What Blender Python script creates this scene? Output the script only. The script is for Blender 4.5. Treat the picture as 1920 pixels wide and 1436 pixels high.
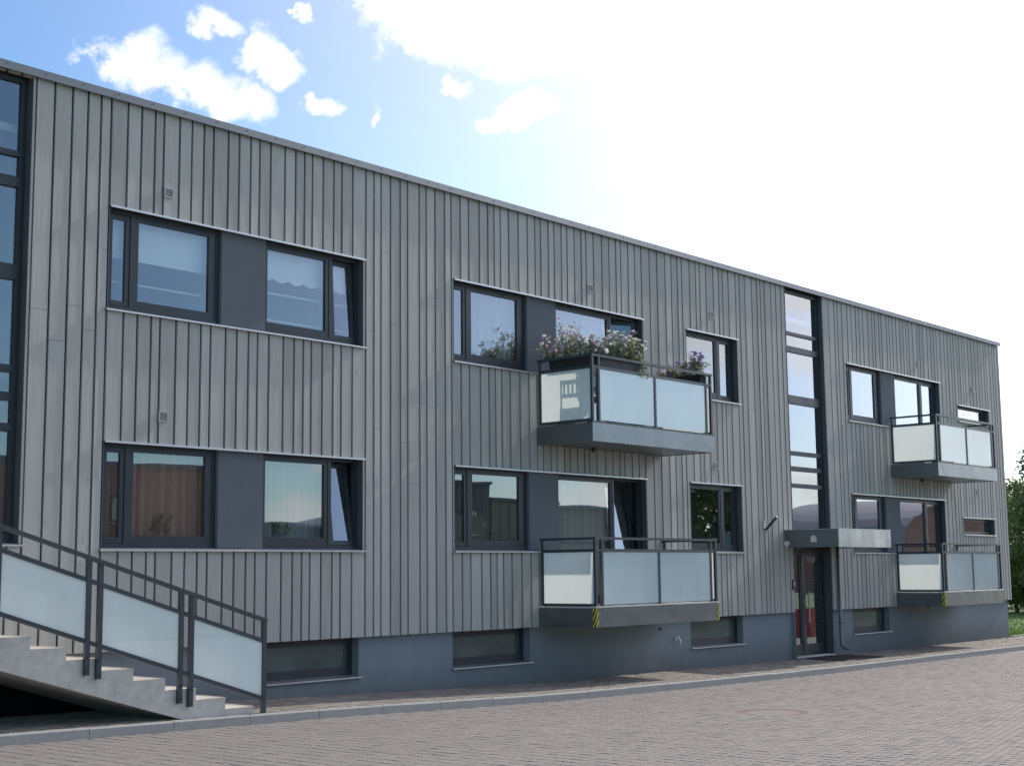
import bpy, math, random
from mathutils import Vector, Matrix
R = math.radians
random.seed(7)
for o in list(bpy.data.objects): bpy.data.objects.remove(o)
scn = bpy.context.scene
col = scn.collection

# ------------------------------------------------------------------ camera
CAM = Vector((-10.1058, -15.4021, 1.6825))
yaw, pitch, roll = R(49.3453), R(7.4732), R(-0.6300)
fw = Vector((math.sin(yaw)*math.cos(pitch), math.cos(yaw)*math.cos(pitch), math.sin(pitch)))
rt = Vector((math.cos(yaw), -math.sin(yaw), 0)); up = rt.cross(fw)
rr = rt*math.cos(roll)+up*math.sin(roll); uu = -rt*math.sin(roll)+up*math.cos(roll)
cd = bpy.data.cameras.new('camera'); cam = bpy.data.objects.new('camera', cd); col.objects.link(cam)
cam.matrix_world = Matrix(((rr.x, uu.x, -fw.x, CAM.x), (rr.y, uu.y, -fw.y, CAM.y), (rr.z, uu.z, -fw.z, CAM.z), (0, 0, 0, 1)))
cd.sensor_fit = 'HORIZONTAL'; cd.sensor_width = 36.0; cd.lens = 36.0*2678.8/1920.0
cd.clip_start = 0.1; cd.clip_end = 3000
scn.camera = cam
scn.render.resolution_x = 1024; scn.render.resolution_y = 765

# ------------------------------------------------------------------ sky, sun, exposure
SUN_AZ, SUN_EL = 92.0, 31.0          # azimuth from +y towards +x
sdir = Vector((math.sin(R(SUN_AZ))*math.cos(R(SUN_EL)), math.cos(R(SUN_AZ))*math.cos(R(SUN_EL)), math.sin(R(SUN_EL))))
scn.view_settings.view_transform = 'Standard'; scn.view_settings.look = 'None'
scn.view_settings.gamma = 1.0; scn.view_settings.use_curve_mapping = False
scn.view_settings.exposure = 0.62
sl = bpy.data.lights.new('sun', 'SUN'); sl.energy = 2.9; sl.angle = R(0.53); sl.color = (1.0, 0.93, 0.83)
so = bpy.data.objects.new('sun', sl); col.objects.link(so)
so.rotation_euler = sdir.to_track_quat('Z', 'Y').to_euler(); so.location = (40, -5, 30)

world = bpy.data.worlds.new('World'); scn.world = world; world.use_nodes = True
wt = world.node_tree; wt.nodes.clear()
def wn(t, **k):
    n = wt.nodes.new(t)
    for a, b in k.items(): setattr(n, a, b)
    return n
def wm(op, a, b=None, c=None, clamp=False):
    n = wn('ShaderNodeMath', operation=op); n.use_clamp = clamp
    for i, v in enumerate((a, b, c)):
        if v is None: continue
        if isinstance(v, (int, float)): n.inputs[i].default_value = v
        else: wt.links.new(v, n.inputs[i])
    return n.outputs[0]
sky = wn('ShaderNodeTexSky', sky_type='NISHITA')
sky.sun_disc = False; sky.sun_elevation = R(SUN_EL); sky.sun_rotation = R(SUN_AZ)
sky.air_density = 1.0; sky.dust_density = 0.35; sky.ozone_density = 2.2
tc = wn('ShaderNodeTexCoord'); sep = wn('ShaderNodeSeparateXYZ'); wt.links.new(tc.outputs['Generated'], sep.inputs[0])
az = wm('MULTIPLY', wm('ARCTAN2', sep.outputs[0], sep.outputs[1]), 180/math.pi)
el = wm('MULTIPLY', wm('ARCSINE', sep.outputs[2]), 180/math.pi)
clouds = [(33.2, 19.6, 1.0, .75), (34.4, 19.85, 1.3, 1.0), (35.6, 19.3, 1.4, .8), (36.9, 18.8, 1.3, .75), (38.0, 18.5, 1.3, .85), (38.8, 18.45, .9, .85),
          (39.4, 20.35, .9, .9), (39.9, 19.9, .8, .7), (37.2, 21.45, 1.0, .5), (37.8, 21.15, .9, .45), (44.0, 22.6, 1.6, 1.4), (45.8, 22.1, 2.2, 1.8), (47.6, 21.4, 2.2, 1.7), (49.3, 20.9, 2.2, 1.6),
          (52.5, 22.2, 4.6, 2.6), (58, 22.8, 6, 3.0), (66, 24, 9, 4), (49.2, 18.1, 1.0, .45), (50.4, 18.5, 1.0, .45), (41.6, 18.5, .6, .45), (46.9, 18.85, .5, .4), (43.9, 18.15, .4, .45), (40.9, 21.7, .3, .35),
          (14, 24, 7, 3.0), (-8, 16, 10, 3.2), (-40, 20, 12, 4), (-75, 14, 13, 3.5), (-110, 24, 13, 5), (-150, 13, 14, 3.4), (176, 22, 12, 5), (-130, 35, 16, 6), (-170, 38, 16, 6),
          (163, 7.5, 8, 2.0), (168, 15, 8, 2.2), (137.5, 4.9, 3.2, .8), (135.5, 2.2, 7, .9), (147, 2.2, 6, .8), (139, 21, 6, 2.2), (130, 4.6, 2.6, .8), (126.5, 11.4, 3, .9), (127, 2.6, 6, .9), (122.5, 9.0, 2.6, 1.5),
          (120, 15, 6, 2.2), (118.8, 3.0, 2.6, .8), (119, 8.6, 2.6, 1.3), (119, 10.6, 2.4, .8), (113.5, 4.6, 3.5, 1.0), (111, 8.6, 6, 1.6), (108, 17, 7, 3.0), (100, 11, 7, 2.4), (150, 30, 12, 5), (128, 29, 9, 4), (100, 42, 14, 6), (80, 55, 25, 8), (20, 50, 22, 7), (-60, 48, 25, 8), (-120, 60, 35, 8), (170, 55, 30, 8), (88, 18, 9, 3)]
M = None
nw = wn('ShaderNodeTexNoise'); nw.inputs['Scale'].default_value = 24; nw.inputs['Detail'].default_value = 7; nw.inputs['Roughness'].default_value = .6
wt.links.new(tc.outputs['Generated'], nw.inputs['Vector']); sw_ = wn('ShaderNodeSeparateColor'); wt.links.new(nw.outputs['Color'], sw_.inputs[0])
azw = wm('ADD', az, wm('MULTIPLY', wm('SUBTRACT', sw_.outputs[0], .5), 4.6)); elw = wm('ADD', el, wm('MULTIPLY', wm('SUBTRACT', sw_.outputs[1], .5), 3.0))
for a, e, ra, re in clouds:
    da = wm('DIVIDE', wm('SUBTRACT', azw, float(a)), float(ra)); de = wm('DIVIDE', wm('SUBTRACT', elw, float(e)), float(re))
    f = wm('SUBTRACT', 1.0, wm('ADD', wm('MULTIPLY', da, da), wm('MULTIPLY', de, de)))
    M = f if M is None else wm('MAXIMUM', M, f)
nz = wn('ShaderNodeTexNoise'); nz.inputs['Scale'].default_value = 48; nz.inputs['Detail'].default_value = 9; nz.inputs['Roughness'].default_value = .68
wt.links.new(tc.outputs['Generated'], nz.inputs['Vector'])
fld = wm('ADD', wm('MAXIMUM', M, -3.0), wm('MULTIPLY', wm('SUBTRACT', nz.outputs[0], .52), 2.6))
mr = wn('ShaderNodeMapRange', interpolation_type='SMOOTHSTEP'); wt.links.new(fld, mr.inputs[0])
mr.inputs[1].default_value = -.55; mr.inputs[2].default_value = 1.45
nz2 = wn('ShaderNodeTexNoise'); nz2.inputs['Scale'].default_value = 22; nz2.inputs['Detail'].default_value = 5
wt.links.new(tc.outputs['Generated'], nz2.inputs['Vector'])
dotn = wn('ShaderNodeVectorMath', operation='DOT_PRODUCT'); wt.links.new(tc.outputs['Generated'], dotn.inputs[0]); dotn.inputs[1].default_value = sdir
cs = wm('MAXIMUM', dotn.outputs['Value'], 0.0)
aur = wm('MULTIPLY', wm('POWER', cs, 6.0), 3.9)
# brightness of the clouds: lit from the sun's side, modulated by thickness
cb = wm('ADD', wm('ADD', .72, wm('MULTIPLY', wm('POWER', cs, 2.0), .6)), wm('MULTIPLY', wm('SUBTRACT', nz2.outputs[0], .5), .6))
SKY_STRENGTH = 0.105
skt = wn('ShaderNodeVectorMath', operation='MULTIPLY'); wt.links.new(sky.outputs[0], skt.inputs[0]); skt.inputs[1].default_value = (.70, .95, 1.08)
skm = wn('ShaderNodeVectorMath', operation='SCALE'); wt.links.new(skt.outputs[0], skm.inputs[0]); skm.inputs['Scale'].default_value = SKY_STRENGTH
aurc = wn('ShaderNodeVectorMath', operation='SCALE'); aurc.inputs[0].default_value = (1.30, .90, .96); wt.links.new(wm('MULTIPLY', aur, .35), aurc.inputs['Scale'])
base = wn('ShaderNodeVectorMath', operation='ADD'); wt.links.new(skm.outputs[0], base.inputs[0]); wt.links.new(aurc.outputs[0], base.inputs[1])
clc = wn('ShaderNodeVectorMath', operation='SCALE'); clc.inputs[0].default_value = (1.0, .985, .95); wt.links.new(cb, clc.inputs['Scale'])
mx = wn('ShaderNodeMix', data_type='VECTOR'); wt.links.new(mr.outputs[0], mx.inputs[0]); wt.links.new(base.outputs[0], mx.inputs[4]); wt.links.new(clc.outputs[0], mx.inputs[5])
bg = wn('ShaderNodeBackground'); bg.inputs[1].default_value = 1.0; wt.links.new(mx.outputs[1], bg.inputs[0])
wo = wn('ShaderNodeOutputWorld'); wt.links.new(bg.outputs[0], wo.inputs[0])

# ------------------------------------------------------------------ materials
class NT:
    def __init__(s, name):
        s.m = bpy.data.materials.new(name); s.m.use_nodes = True; s.t = s.m.node_tree; s.t.nodes.clear()
        s.out = s.t.nodes.new('ShaderNodeOutputMaterial')
    def n(s, t, **k):
        n = s.t.nodes.new(t)
        for a, b in k.items(): setattr(n, a, b)
        return n
    def l(s, a, b): s.t.links.new(a, b)
    def math(s, op, a, b=None, clamp=False):
        n = s.n('ShaderNodeMath', operation=op); n.use_clamp = clamp
        for i, v in enumerate((a, b)):
            if v is None: continue
            if isinstance(v, (int, float)): n.inputs[i].default_value = v
            else: s.l(v, n.inputs[i])
        return n.outputs[0]
    def pos(s, scale=(1, 1, 1), rnd=False):
        g = s.n('ShaderNodeNewGeometry'); v = g.outputs['Position']
        if rnd:
            oi = s.n('ShaderNodeObjectInfo'); c = s.n('ShaderNodeCombineXYZ')
            k = s.math('MULTIPLY', oi.outputs['Random'], 57.0); s.l(k, c.inputs[0]); s.l(k, c.inputs[2])
            a = s.n('ShaderNodeVectorMath', operation='ADD'); s.l(v, a.inputs[0]); s.l(c.outputs[0], a.inputs[1]); v = a.outputs[0]
        m = s.n('ShaderNodeVectorMath', operation='MULTIPLY'); s.l(v, m.inputs[0]); m.inputs[1].default_value = scale
        return m.outputs[0]
    def noise(s, vec, scale, detail=4, rough=.55):
        n = s.n('ShaderNodeTexNoise'); n.inputs['Scale'].default_value = scale; n.inputs['Detail'].default_value = detail; n.inputs['Roughness'].default_value = rough
        s.l(vec, n.inputs['Vector']); return n.outputs[0]
    def ramp(s, fac, stops):
        r = s.n('ShaderNodeValToRGB'); e = r.color_ramp.elements
        while len(e) < len(stops): e.new(.5)
        for i, (p, c) in enumerate(stops): e[i].position = p; e[i].color = (*c, 1)
        s.l(fac, r.inputs[0]); return r.outputs[0]
    def mixc(s, fac, a, b, mode='MIX'):
        n = s.n('ShaderNodeMix', data_type='RGBA', blend_type=mode)
        for i, v in ((0, fac), (6, a), (7, b)):
            if isinstance(v, (int, float)): n.inputs[i].default_value = v
            elif isinstance(v, tuple): n.inputs[i].default_value = (*v, 1)
            else: s.l(v, n.inputs[i])
        return n.outputs[2]
    def bump(s, h, strength=.3, dist=.01):
        b = s.n('ShaderNodeBump'); b.inputs['Strength'].default_value = strength; b.inputs['Distance'].default_value = dist; s.l(h, b.inputs['Height']); return b.outputs[0]
    def pbr(s, color, rough=.6, metal=0.0, normal=None, spec=.5):
        p = s.n('ShaderNodeBsdfPrincipled')
        for k, v in (('Base Color', color), ('Roughness', rough), ('Metallic', metal), ('Specular IOR Level', spec)):
            if isinstance(v, tuple): p.inputs[k].default_value = (*v, 1)
            elif isinstance(v, (int, float)): p.inputs[k].default_value = v
            else: s.l(v, p.inputs[k])
        if normal is not None: s.l(normal, p.inputs['Normal'])
        s.l(p.outputs[0], s.out.inputs[0]); return s.m
    def rng(s, v, a, b, lo, hi):
        n = s.n('ShaderNodeMapRange'); s.l(v, n.inputs[0])
        for i, q in enumerate((a, b, lo, hi)): n.inputs[i+1].default_value = q
        return n.outputs[0]
MAT = {}
def simple(name, c, rough=.6, metal=0.0, nscale=30, amt=.12, bump=0.0):
    t = NT(name); n = t.noise(t.pos(), nscale, 5); n2 = t.noise(t.pos(), nscale*.06, 3)
    f = t.rng(t.math('ADD', n, n2), .6, 1.4, 1-amt, 1+amt)
    cc = t.mixc(1.0, c, (1, 1, 1), 'MULTIPLY')
    v = t.n('ShaderNodeVectorMath', operation='SCALE'); v.inputs[0].default_value = c; t.l(f, v.inputs['Scale'])
    rg = t.rng(n2, .3, .7, rough*.85, min(1, rough*1.15))
    MAT[name] = t.pbr(v.outputs[0], rg, metal, t.bump(n, bump, .004) if bump else None)
    return MAT[name]
# grey-stained boards
t = NT('stained_wood'); oi = t.n('ShaderNodeObjectInfo')
g1 = t.noise(t.pos((34, 34, .9), True), 1.6, 7, .62); g2 = t.noise(t.pos((1.2, 1.2, .5), True), 1.5, 3)
vor = t.n('ShaderNodeTexVoronoi'); vor.inputs['Scale'].default_value = 1.0; t.l(t.pos((4.5, 4.5, 1.5), True), vor.inputs['Vector'])
knot = t.rng(vor.outputs['Distance'], .05, .11, 1.0, 0.0)
c1 = t.ramp(g1, [(.25, (.345, .348, .318)), (.5, (.408, .412, .378)), (.8, (.472, .476, .436))])
c2 = t.mixc(t.math('MULTIPLY', knot, .35), c1, (.20, .19, .175))
tone = t.rng(t.math('ADD', t.math('MULTIPLY', oi.outputs['Random'], .6), t.math('MULTIPLY', g2, .6)), .2, 1.0, .84, 1.12)
sc = t.n('ShaderNodeVectorMath', operation='SCALE'); t.l(c2, sc.inputs[0]); t.l(tone, sc.inputs['Scale'])
MAT['wood'] = t.pbr(sc.outputs[0], .72, 0, t.bump(g1, .35, .003), .3)
# panes
def glassmat(name, tint, base_refl, k):
    t = NT(name); tr = t.n('ShaderNodeBsdfTransparent'); tr.inputs[0].default_value = (*tint, 1)
    gl = t.n('ShaderNodeBsdfGlossy'); gl.inputs['Roughness'].default_value = 0.0; gl.inputs[0].default_value = (.93, .96, 1, 1)
    b = t.bump(t.noise(t.pos((1, 1, 1), True), .9, 1), .12, .012); t.l(b, gl.inputs['Normal'])
    fr = t.n('ShaderNodeFresnel'); fr.inputs[0].default_value = 1.52
    ge = t.n('ShaderNodeNewGeometry'); f = t.math('MULTIPLY', t.math('ADD', t.math('MULTIPLY', fr.outputs[0], k), base_refl, True), t.math('SUBTRACT', 1.0, ge.outputs['Backfacing']), True)
    mx = t.n('ShaderNodeMixShader'); t.l(f, mx.inputs[0]); t.l(tr.outputs[0], mx.inputs[1]); t.l(gl.outputs[0], mx.inputs[2])
    t.l(mx.outputs[0], t.out.inputs[0]); MAT[name] = t.m
glassmat('pane_glass', (.90, .93, .92), .07, 3.3)
t = NT('basement_glass'); nb = t.noise(t.pos((1, 1, 2)), 1.6, 3); MAT['basement_glass'] = t.pbr(t.ramp(nb, [(.35, (.055, .085, .085)), (.65, (.10, .135, .13))]), .12, 0, None, .5)
glassmat('door_glass', (.74, .77, .76), .10, 3.0)
t = NT('frosted_glass')
d = t.n('ShaderNodeBsdfDiffuse'); gr = t.noise(t.pos((1.5, 1.5, .7)), 2.2, 6, .65); t.l(t.ramp(gr, [(.3, (.72, .885, .88)), (.62, (.79, .97, .965))]), d.inputs[0])
tl = t.n('ShaderNodeBsdfTranslucent'); tl.inputs[0].default_value = (1.0, 1.0, .94, 1)
m1 = t.n('ShaderNodeMixShader'); m1.inputs[0].default_value = .31; t.l(d.outputs[0], m1.inputs[1]); t.l(tl.outputs[0], m1.inputs[2])
gl = t.n('ShaderNodeBsdfGlossy'); gl.inputs['Roughness'].default_value = .02
fr = t.n('ShaderNodeFresnel'); fr.inputs[0].default_value = 1.5
m2 = t.n('ShaderNodeMixShader'); ge = t.n('ShaderNodeNewGeometry'); t.l(t.math('MULTIPLY', t.math('ADD', t.math('MULTIPLY', fr.outputs[0], 1.8), .04, True), t.math('SUBTRACT', 1.0, ge.outputs['Backfacing'])), m2.inputs[0]); t.l(m1.outputs[0], m2.inputs[1]); t.l(gl.outputs[0], m2.inputs[2])
t.l(m2.outputs[0], t.out.inputs[0]); MAT['frosted'] = t.m
glassmat('clear_back', (.93, .96, .95), .03, 1.0)
simple('frame', (.028, .036, .042), .42, 0, 60, .08)
simple('rail', (.042, .054, .060), .38, 0, 60, .08)
simple('jamb', (.072, .084, .092), .5, 0, 40, .08)
simple('pipe', (.13, .15, .165), .4, .3)
simple('membrane', (.016, .017, .019), .9)
simple('infill', (.124, .145, .158), .85, 0, 90, .08, .25)
simple('alu', (.58, .58, .57), .38, .55, 40, .06)
simple('sill_metal', (.30, .31, .32), .4, .5, 40, .08)
simple('cap_metal', (.135, .172, .185), .5, .1, 3, .08)
simple('room_white', (.66, .65, .62), .9); simple('cellar', (.16, .22, .22), .9)
simple('room_floor', (.16, .11, .07), .6)
simple('concrete', (.55, .52, .465), .85, 0, 9, .26, .4)
simple('kerb', (.325, .325, .305), .85, 0, 18, .16, .3)
simple('mat_rubber', (.008, .008, .008), .9, 0, 80, .2, .5)
simple('planter', (.022, .022, .022), .5)
simple('planter_grey', (.085, .085, .085), .7, 0, 20, .35)
simple('white_paint', (.62, .62, .60), .5)
simple('grey_plastic', (.42, .42, .41), .45)
simple('vent_metal', (.40, .41, .40), .5, .2)
simple('chrome', (.75, .75, .74), .15, 1.0)
simple('black_plastic', (.02, .02, .022), .4)
simple('soil', (.04, .028, .02), .95)
simple('dark_wood', (.10, .06, .035), .6)
simple('rust', (.135, .095, .075), .85)
simple('red_paint', (.50, .07, .04), .5)
simple('bark', (.07, .055, .04), .9, 0, 25, .3, .6)
# stucco plinth with faint streaks and splash dirt
t = NT('stucco'); n = t.noise(t.pos(), 120, 4); n2 = t.noise(t.pos((1.2, 1, .35)), 1.3, 5); 
cc = t.ramp(n2, [(.3, (.198, .236, .258)), (.7, (.226, .264, .284))])
sp = t.n('ShaderNodeSeparateXYZ'); t.l(t.pos(), sp.inputs[0]); nd = t.noise(t.pos((3, 3, 1.5)), 2.2, 6, .65)
sd = t.math('MULTIPLY', t.rng(t.math('SUBTRACT', sp.outputs[2], t.math('MULTIPLY', nd, .55)), -.42, .02, 1.0, 0.0), .55, True)
cc = t.mixc(sd, cc, (.115, .112, .10))
MAT['stucco'] = t.pbr(cc, .9, 0, t.bump(n, .3, .003), .2)
# folded anthracite sheet, slightly wavy
t = NT('sheet_metal'); n = t.noise(t.pos((1.2, 1.2, 1.2)), 1.4, 2); n2 = t.noise(t.pos(), 4, 5)
MAT['sheet'] = t.pbr(t.ramp(n2, [(.3, (.182, .202, .212)), (.7, (.208, .228, .238))]), t.rng(n2, .3, .7, .29, .33), .80, t.bump(n, .4, .03), .5)
t = NT('canopy_metal'); n = t.noise(t.pos((1.6, 1, .5)), 1.2, 1); n2 = t.noise(t.pos(), 4, 5)
MAT['canopy'] = t.pbr(t.ramp(n2, [(.3, (.52, .54, .55)), (.7, (.61, .63, .64))]), .27, .8, t.bump(n, .55, .05), .5)
# paving: tone per stone + blotches
t = NT('paving_stone'); at = t.n('ShaderNodeAttribute', attribute_name='tone'); n2 = t.noise(t.pos((1, 1, 0)), .55, 4); n3 = t.noise(t.pos(), 70, 5)
n4 = t.noise(t.pos((.35, 1.1, 0)), .5, 6, .65); f = t.math('ADD', t.math('MULTIPLY', at.outputs['Fac'], .32), t.math('ADD', t.math('MULTIPLY', n2, .3), t.math('MULTIPLY', n4, .3)))
cc = t.ramp(f, [(.12, (.190, .174, .155)), (.40, (.232, .217, .196)), (.56, (.244, .226, .202)), (.85, (.272, .260, .238))])
sc = t.n('ShaderNodeVectorMath', operation='SCALE'); t.l(cc, sc.inputs[0]); t.l(t.rng(n3, .3, .7, .82, 1.15), sc.inputs['Scale'])
MAT['paver'] = t.pbr(sc.outputs[0], .85, 0, t.bump(n3, .4, .004), .25)
t = NT('pavement_stone'); at = t.n('ShaderNodeAttribute', attribute_name='tone'); n2 = t.noise(t.pos((1, 1, 0)), .9, 4); n3 = t.noise(t.pos(), 60, 5)
f = t.math('ADD', t.math('MULTIPLY', at.outputs['Fac'], .6), t.math('MULTIPLY', n2, .4))
cc = t.ramp(f, [(.2, (.20, .175, .14)), (.5, (.26, .235, .195)), (.8, (.31, .285, .24))])
sc = t.n('ShaderNodeVectorMath', operation='SCALE'); t.l(cc, sc.inputs[0]); t.l(t.rng(n3, .3, .7, .82, 1.15), sc.inputs['Scale'])
MAT['pavement'] = t.pbr(sc.outputs[0], .85, 0, t.bump(n3, .4, .004), .25)
# joint sand / the yard beyond the built stones
t = NT('yard_ground'); br = t.n('ShaderNodeTexBrick'); br.offset = .5
br.inputs['Scale'].default_value = 1; br.inputs['Brick Width'].default_value = .1; br.inputs['Row Height'].default_value = .2; br.inputs['Mortar Size'].default_value = .008
br.inputs['Color1'].default_value = (.205, .184, .170, 1); br.inputs['Color2'].default_value = (.235, .21, .195, 1); br.inputs['Mortar'].default_value = (.09, .08, .065, 1)
sw = t.n('ShaderNodeSeparateXYZ'); t.l(t.pos(), sw.inputs[0]); cw = t.n('ShaderNodeCombineXYZ'); t.l(sw.outputs[1], cw.inputs[0]); t.l(sw.outputs[0], cw.inputs[1]); t.l(cw.outputs[0], br.inputs['Vector'])
MAT['yard'] = t.pbr(br.outputs[0], .9)
simple('joint_sand', (.175, .162, .142), .95, 0, 40, .3)
# vegetation
def leafmat(name, a, b, trans=.35):
    t = NT(name); g = t.n('ShaderNodeNewGeometry'); at = t.n('ShaderNodeAttribute', attribute_name='tone')
    n = t.noise(t.pos(), 1.2, 3); f = t.math('ADD', t.math('MULTIPLY', at.outputs['Fac'], .6), t.math('MULTIPLY', n, .4))
    c = t.ramp(f, [(.2, a), (.8, b)])
    p = t.n('ShaderNodeBsdfPrincipled'); p.inputs['Roughness'].default_value = .55; t.l(c, p.inputs['Base Color'])
    tr = t.n('ShaderNodeBsdfTranslucent'); t.l(c, tr.inputs[0])
    m = t.n('ShaderNodeMixShader'); m.inputs[0].default_value = trans; t.l(p.outputs[0], m.inputs[1]); t.l(tr.outputs[0], m.inputs[2]); t.l(m.outputs[0], t.out.inputs[0]); MAT[name] = t.m
leafmat('leaf_tree', (.09, .13, .042), (.21, .265, .095)); leafmat('leaf_hedge', (.085, .13, .025), (.19, .25, .06))
leafmat('leaf_flower', (.15, .19, .09), (.32, .35, .22)); leafmat('leaf_house', (.09, .14, .06), (.28, .34, .18))
leafmat('grass_blade', (.06, .12, .015), (.11, .19, .03))
leafmat('petal_white', (.86, .85, .84), (.93, .92, .91)); leafmat('petal_pink', (.66, .42, .60), (.80, .64, .77)); leafmat('petal_purple', (.27, .10, .40), (.48, .32, .66))
simple('lawn', (.075, .145, .022), .95, 0, 6, .3, .6)
simple('field', (.08, .10, .035), .95, 0, .6, .3)
# striped hazard tape (print)
t = NT('hazard_tape'); s = t.n('ShaderNodeSeparateXYZ'); t.l(t.pos(), s.inputs[0])
v = t.math('SUBTRACT', t.math('MULTIPLY', s.outputs[2], 1.0), t.math('MULTIPLY', t.math('SUBTRACT', s.outputs[0], s.outputs[1]), 1.9))
st = t.math('GREATER_THAN', t.math('FRACT', t.math('MULTIPLY', v, 7.6)), .5)
MAT['tape'] = t.pbr(t.mixc(st, (.55, .50, .04), (.012, .012, .012)), .5)
# curtain fabric
t = NT('curtain_fabric'); d = t.n('ShaderNodeBsdfDiffuse'); d.inputs[0].default_value = (.88, .88, .88, 1); tl = t.n('ShaderNodeBsdfTranslucent'); tl.inputs[0].default_value = (.7, .7, .7, 1)
tp = t.n('ShaderNodeBsdfTransparent'); m = t.n('ShaderNodeMixShader'); m.inputs[0].default_value = .4; t.l(d.outputs[0], m.inputs[1]); t.l(tl.outputs[0], m.inputs[2])
m3 = t.n('ShaderNodeMixShader'); m3.inputs[0].default_value = .15; t.l(m.outputs[0], m3.inputs[1]); t.l(tp.outputs[0], m3.inputs[2]); t.l(m3.outputs[0], t.out.inputs[0]); MAT['curtain'] = t.m
simple('blind_fabric', (.86, .87, .86), .9); simple('brown_curtain', (.46, .31, .26), .9)
simple('rust_cladding', (.36, .17, .13), .8, 0, 5, .25); simple('brown_cladding', (.36, .27, .21), .8, 0, 5, .2); simple('dark_cladding', (.19, .19, .20), .7, 0, 5, .2)
simple('orange_door', (.35, .12, .03), .6); simple('roof_sheet', (.24, .25, .26), .5, .2)

# ------------------------------------------------------------------ mesh helpers
class MB:
    def __init__(s): s.v = []; s.f = []; s.t = []
    def box(s, x0, x1, y0, y1, z0, z1, tone=None, nobottom=False):
        b = len(s.v)
        s.v += [(x0, y0, z0), (x1, y0, z0), (x1, y1, z0), (x0, y1, z0), (x0, y0, z1), (x1, y0, z1), (x1, y1, z1), (x0, y1, z1)]
        F = [(4, 5, 6, 7), (0, 1, 5, 4), (1, 2, 6, 5), (2, 3, 7, 6), (3, 0, 4, 7)]
        if not nobottom: F.append((3, 2, 1, 0))
        s.f += [tuple(b+i for i in q) for q in F]
        if tone is not None: s.t += [tone]*len(F)
        return s
    def prism(s, prof, axis, a, b):
        """prof: list of 2-D points; axis 'x' (prof = y,z) or 'y' (prof = x,z) or 'z' (prof = x,y)"""
        k = len(s.v); n = len(prof)
        def P(p, h): return {'x': (h, p[0], p[1]), 'y': (p[0], h, p[1]), 'z': (p[0], p[1], h)}[axis]
        s.v += [P(p, a) for p in prof]+[P(p, b) for p in prof]
        for i in range(n): j = (i+1) % n; s.f.append((k+i, k+j, k+n+j, k+n+i))
        s.f += [tuple(k+i for i in reversed(range(n))), tuple(k+n+i for i in range(n))]
        return s
    def beam(s, p, q, w, h):
        """rectangular bar from p to q; w across, h in the vertical plane"""
        p, q = Vector(p), Vector(q); d = (q-p).normalized(); upv = Vector((0, 0, 1)) if abs(d.z) < .95 else Vector((0, 1, 0))
        a = d.cross(upv).normalized(); c = a.cross(d).normalized(); k = len(s.v)
        for e in (p, q):
            for sa, sc in ((-1, -1), (1, -1), (1, 1), (-1, 1)): s.v.append(tuple(e+a*(sa*w/2)+c*(sc*h/2)))
        s.f += [tuple(k+i for i in q4) for q4 in [(0, 1, 5, 4), (1, 2, 6, 5), (2, 3, 7, 6), (3, 0, 4, 7), (3, 2, 1, 0), (4, 5, 6, 7)]]
        return s
    def tube(s, pts, r, n=10):
        pts = [Vector(p) for p in pts]; k0 = len(s.v); rs = r if isinstance(r, (list, tuple)) else [r]*len(pts)
        ref = None
        for i, p in enumerate(pts):
            d = (pts[min(i+1, len(pts)-1)]-pts[max(i-1, 0)]).normalized()
            a = d.cross(Vector((0, 0, 1)) if abs(d.z) < .9 else Vector((0, 1, 0))).normalized() if ref is None else (ref-d*ref.dot(d)).normalized()
            ref = a; c = d.cross(a)
            for j in range(n): th = 2*math.pi*j/n; s.v.append(tuple(p+a*(math.cos(th)*rs[i])+c*(math.sin(th)*rs[i])))
        for i in range(len(pts)-1):
            for j in range(n): j2 = (j+1) % n; s.f.append((k0+i*n+j, k0+i*n+j2, k0+(i+1)*n+j2, k0+(i+1)*n+j))
        s.f += [tuple(k0+j for j in reversed(range(n))), tuple(k0+(len(pts)-1)*n+j for j in range(n))]
        return s
    def build(s, name, mat, parent=None, smooth=False):
        me = bpy.data.meshes.new(name); me.from_pydata(s.v, [], s.f); me.update()
        if s.t:
            a = me.attributes.new('tone', 'FLOAT', 'FACE'); a.data.foreach_set('value', s.t)
        if smooth: me.polygons.foreach_set('use_smooth', [True]*len(me.polygons))
        me.materials.append(MAT[mat]); o = bpy.data.objects.new(name, me); col.objects.link(o)
        if parent: o.parent = parent
        return o
def tag(o, label=None, cat=None, group=None, kind=None):
    for k, v in (('label', label), ('category', cat), ('group', group), ('kind', kind)):
        if v: o[k] = v
    return o
def empty(name, loc=(0, 0, 0), parent=None):
    o = bpy.data.objects.new(name, None); o.location = loc; o.empty_display_size = .2; col.objects.link(o)
    if parent: o.parent = parent
    return o
def bx(name, mat, parent, *c): return MB().box(*c).build(name, mat, parent)

def frosted(m, parent, n):
    """satin glass: the face towards n carries the satin film, the other faces are clear"""
    o = m.build('glass_panel', 'frosted', parent); me = o.data; me.materials.append(MAT['clear_back']); n = Vector(n)
    me.calc_loop_triangles()
    for p in me.polygons: p.material_index = 0 if p.normal.dot(n) > .9 else 1
    return o
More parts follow.
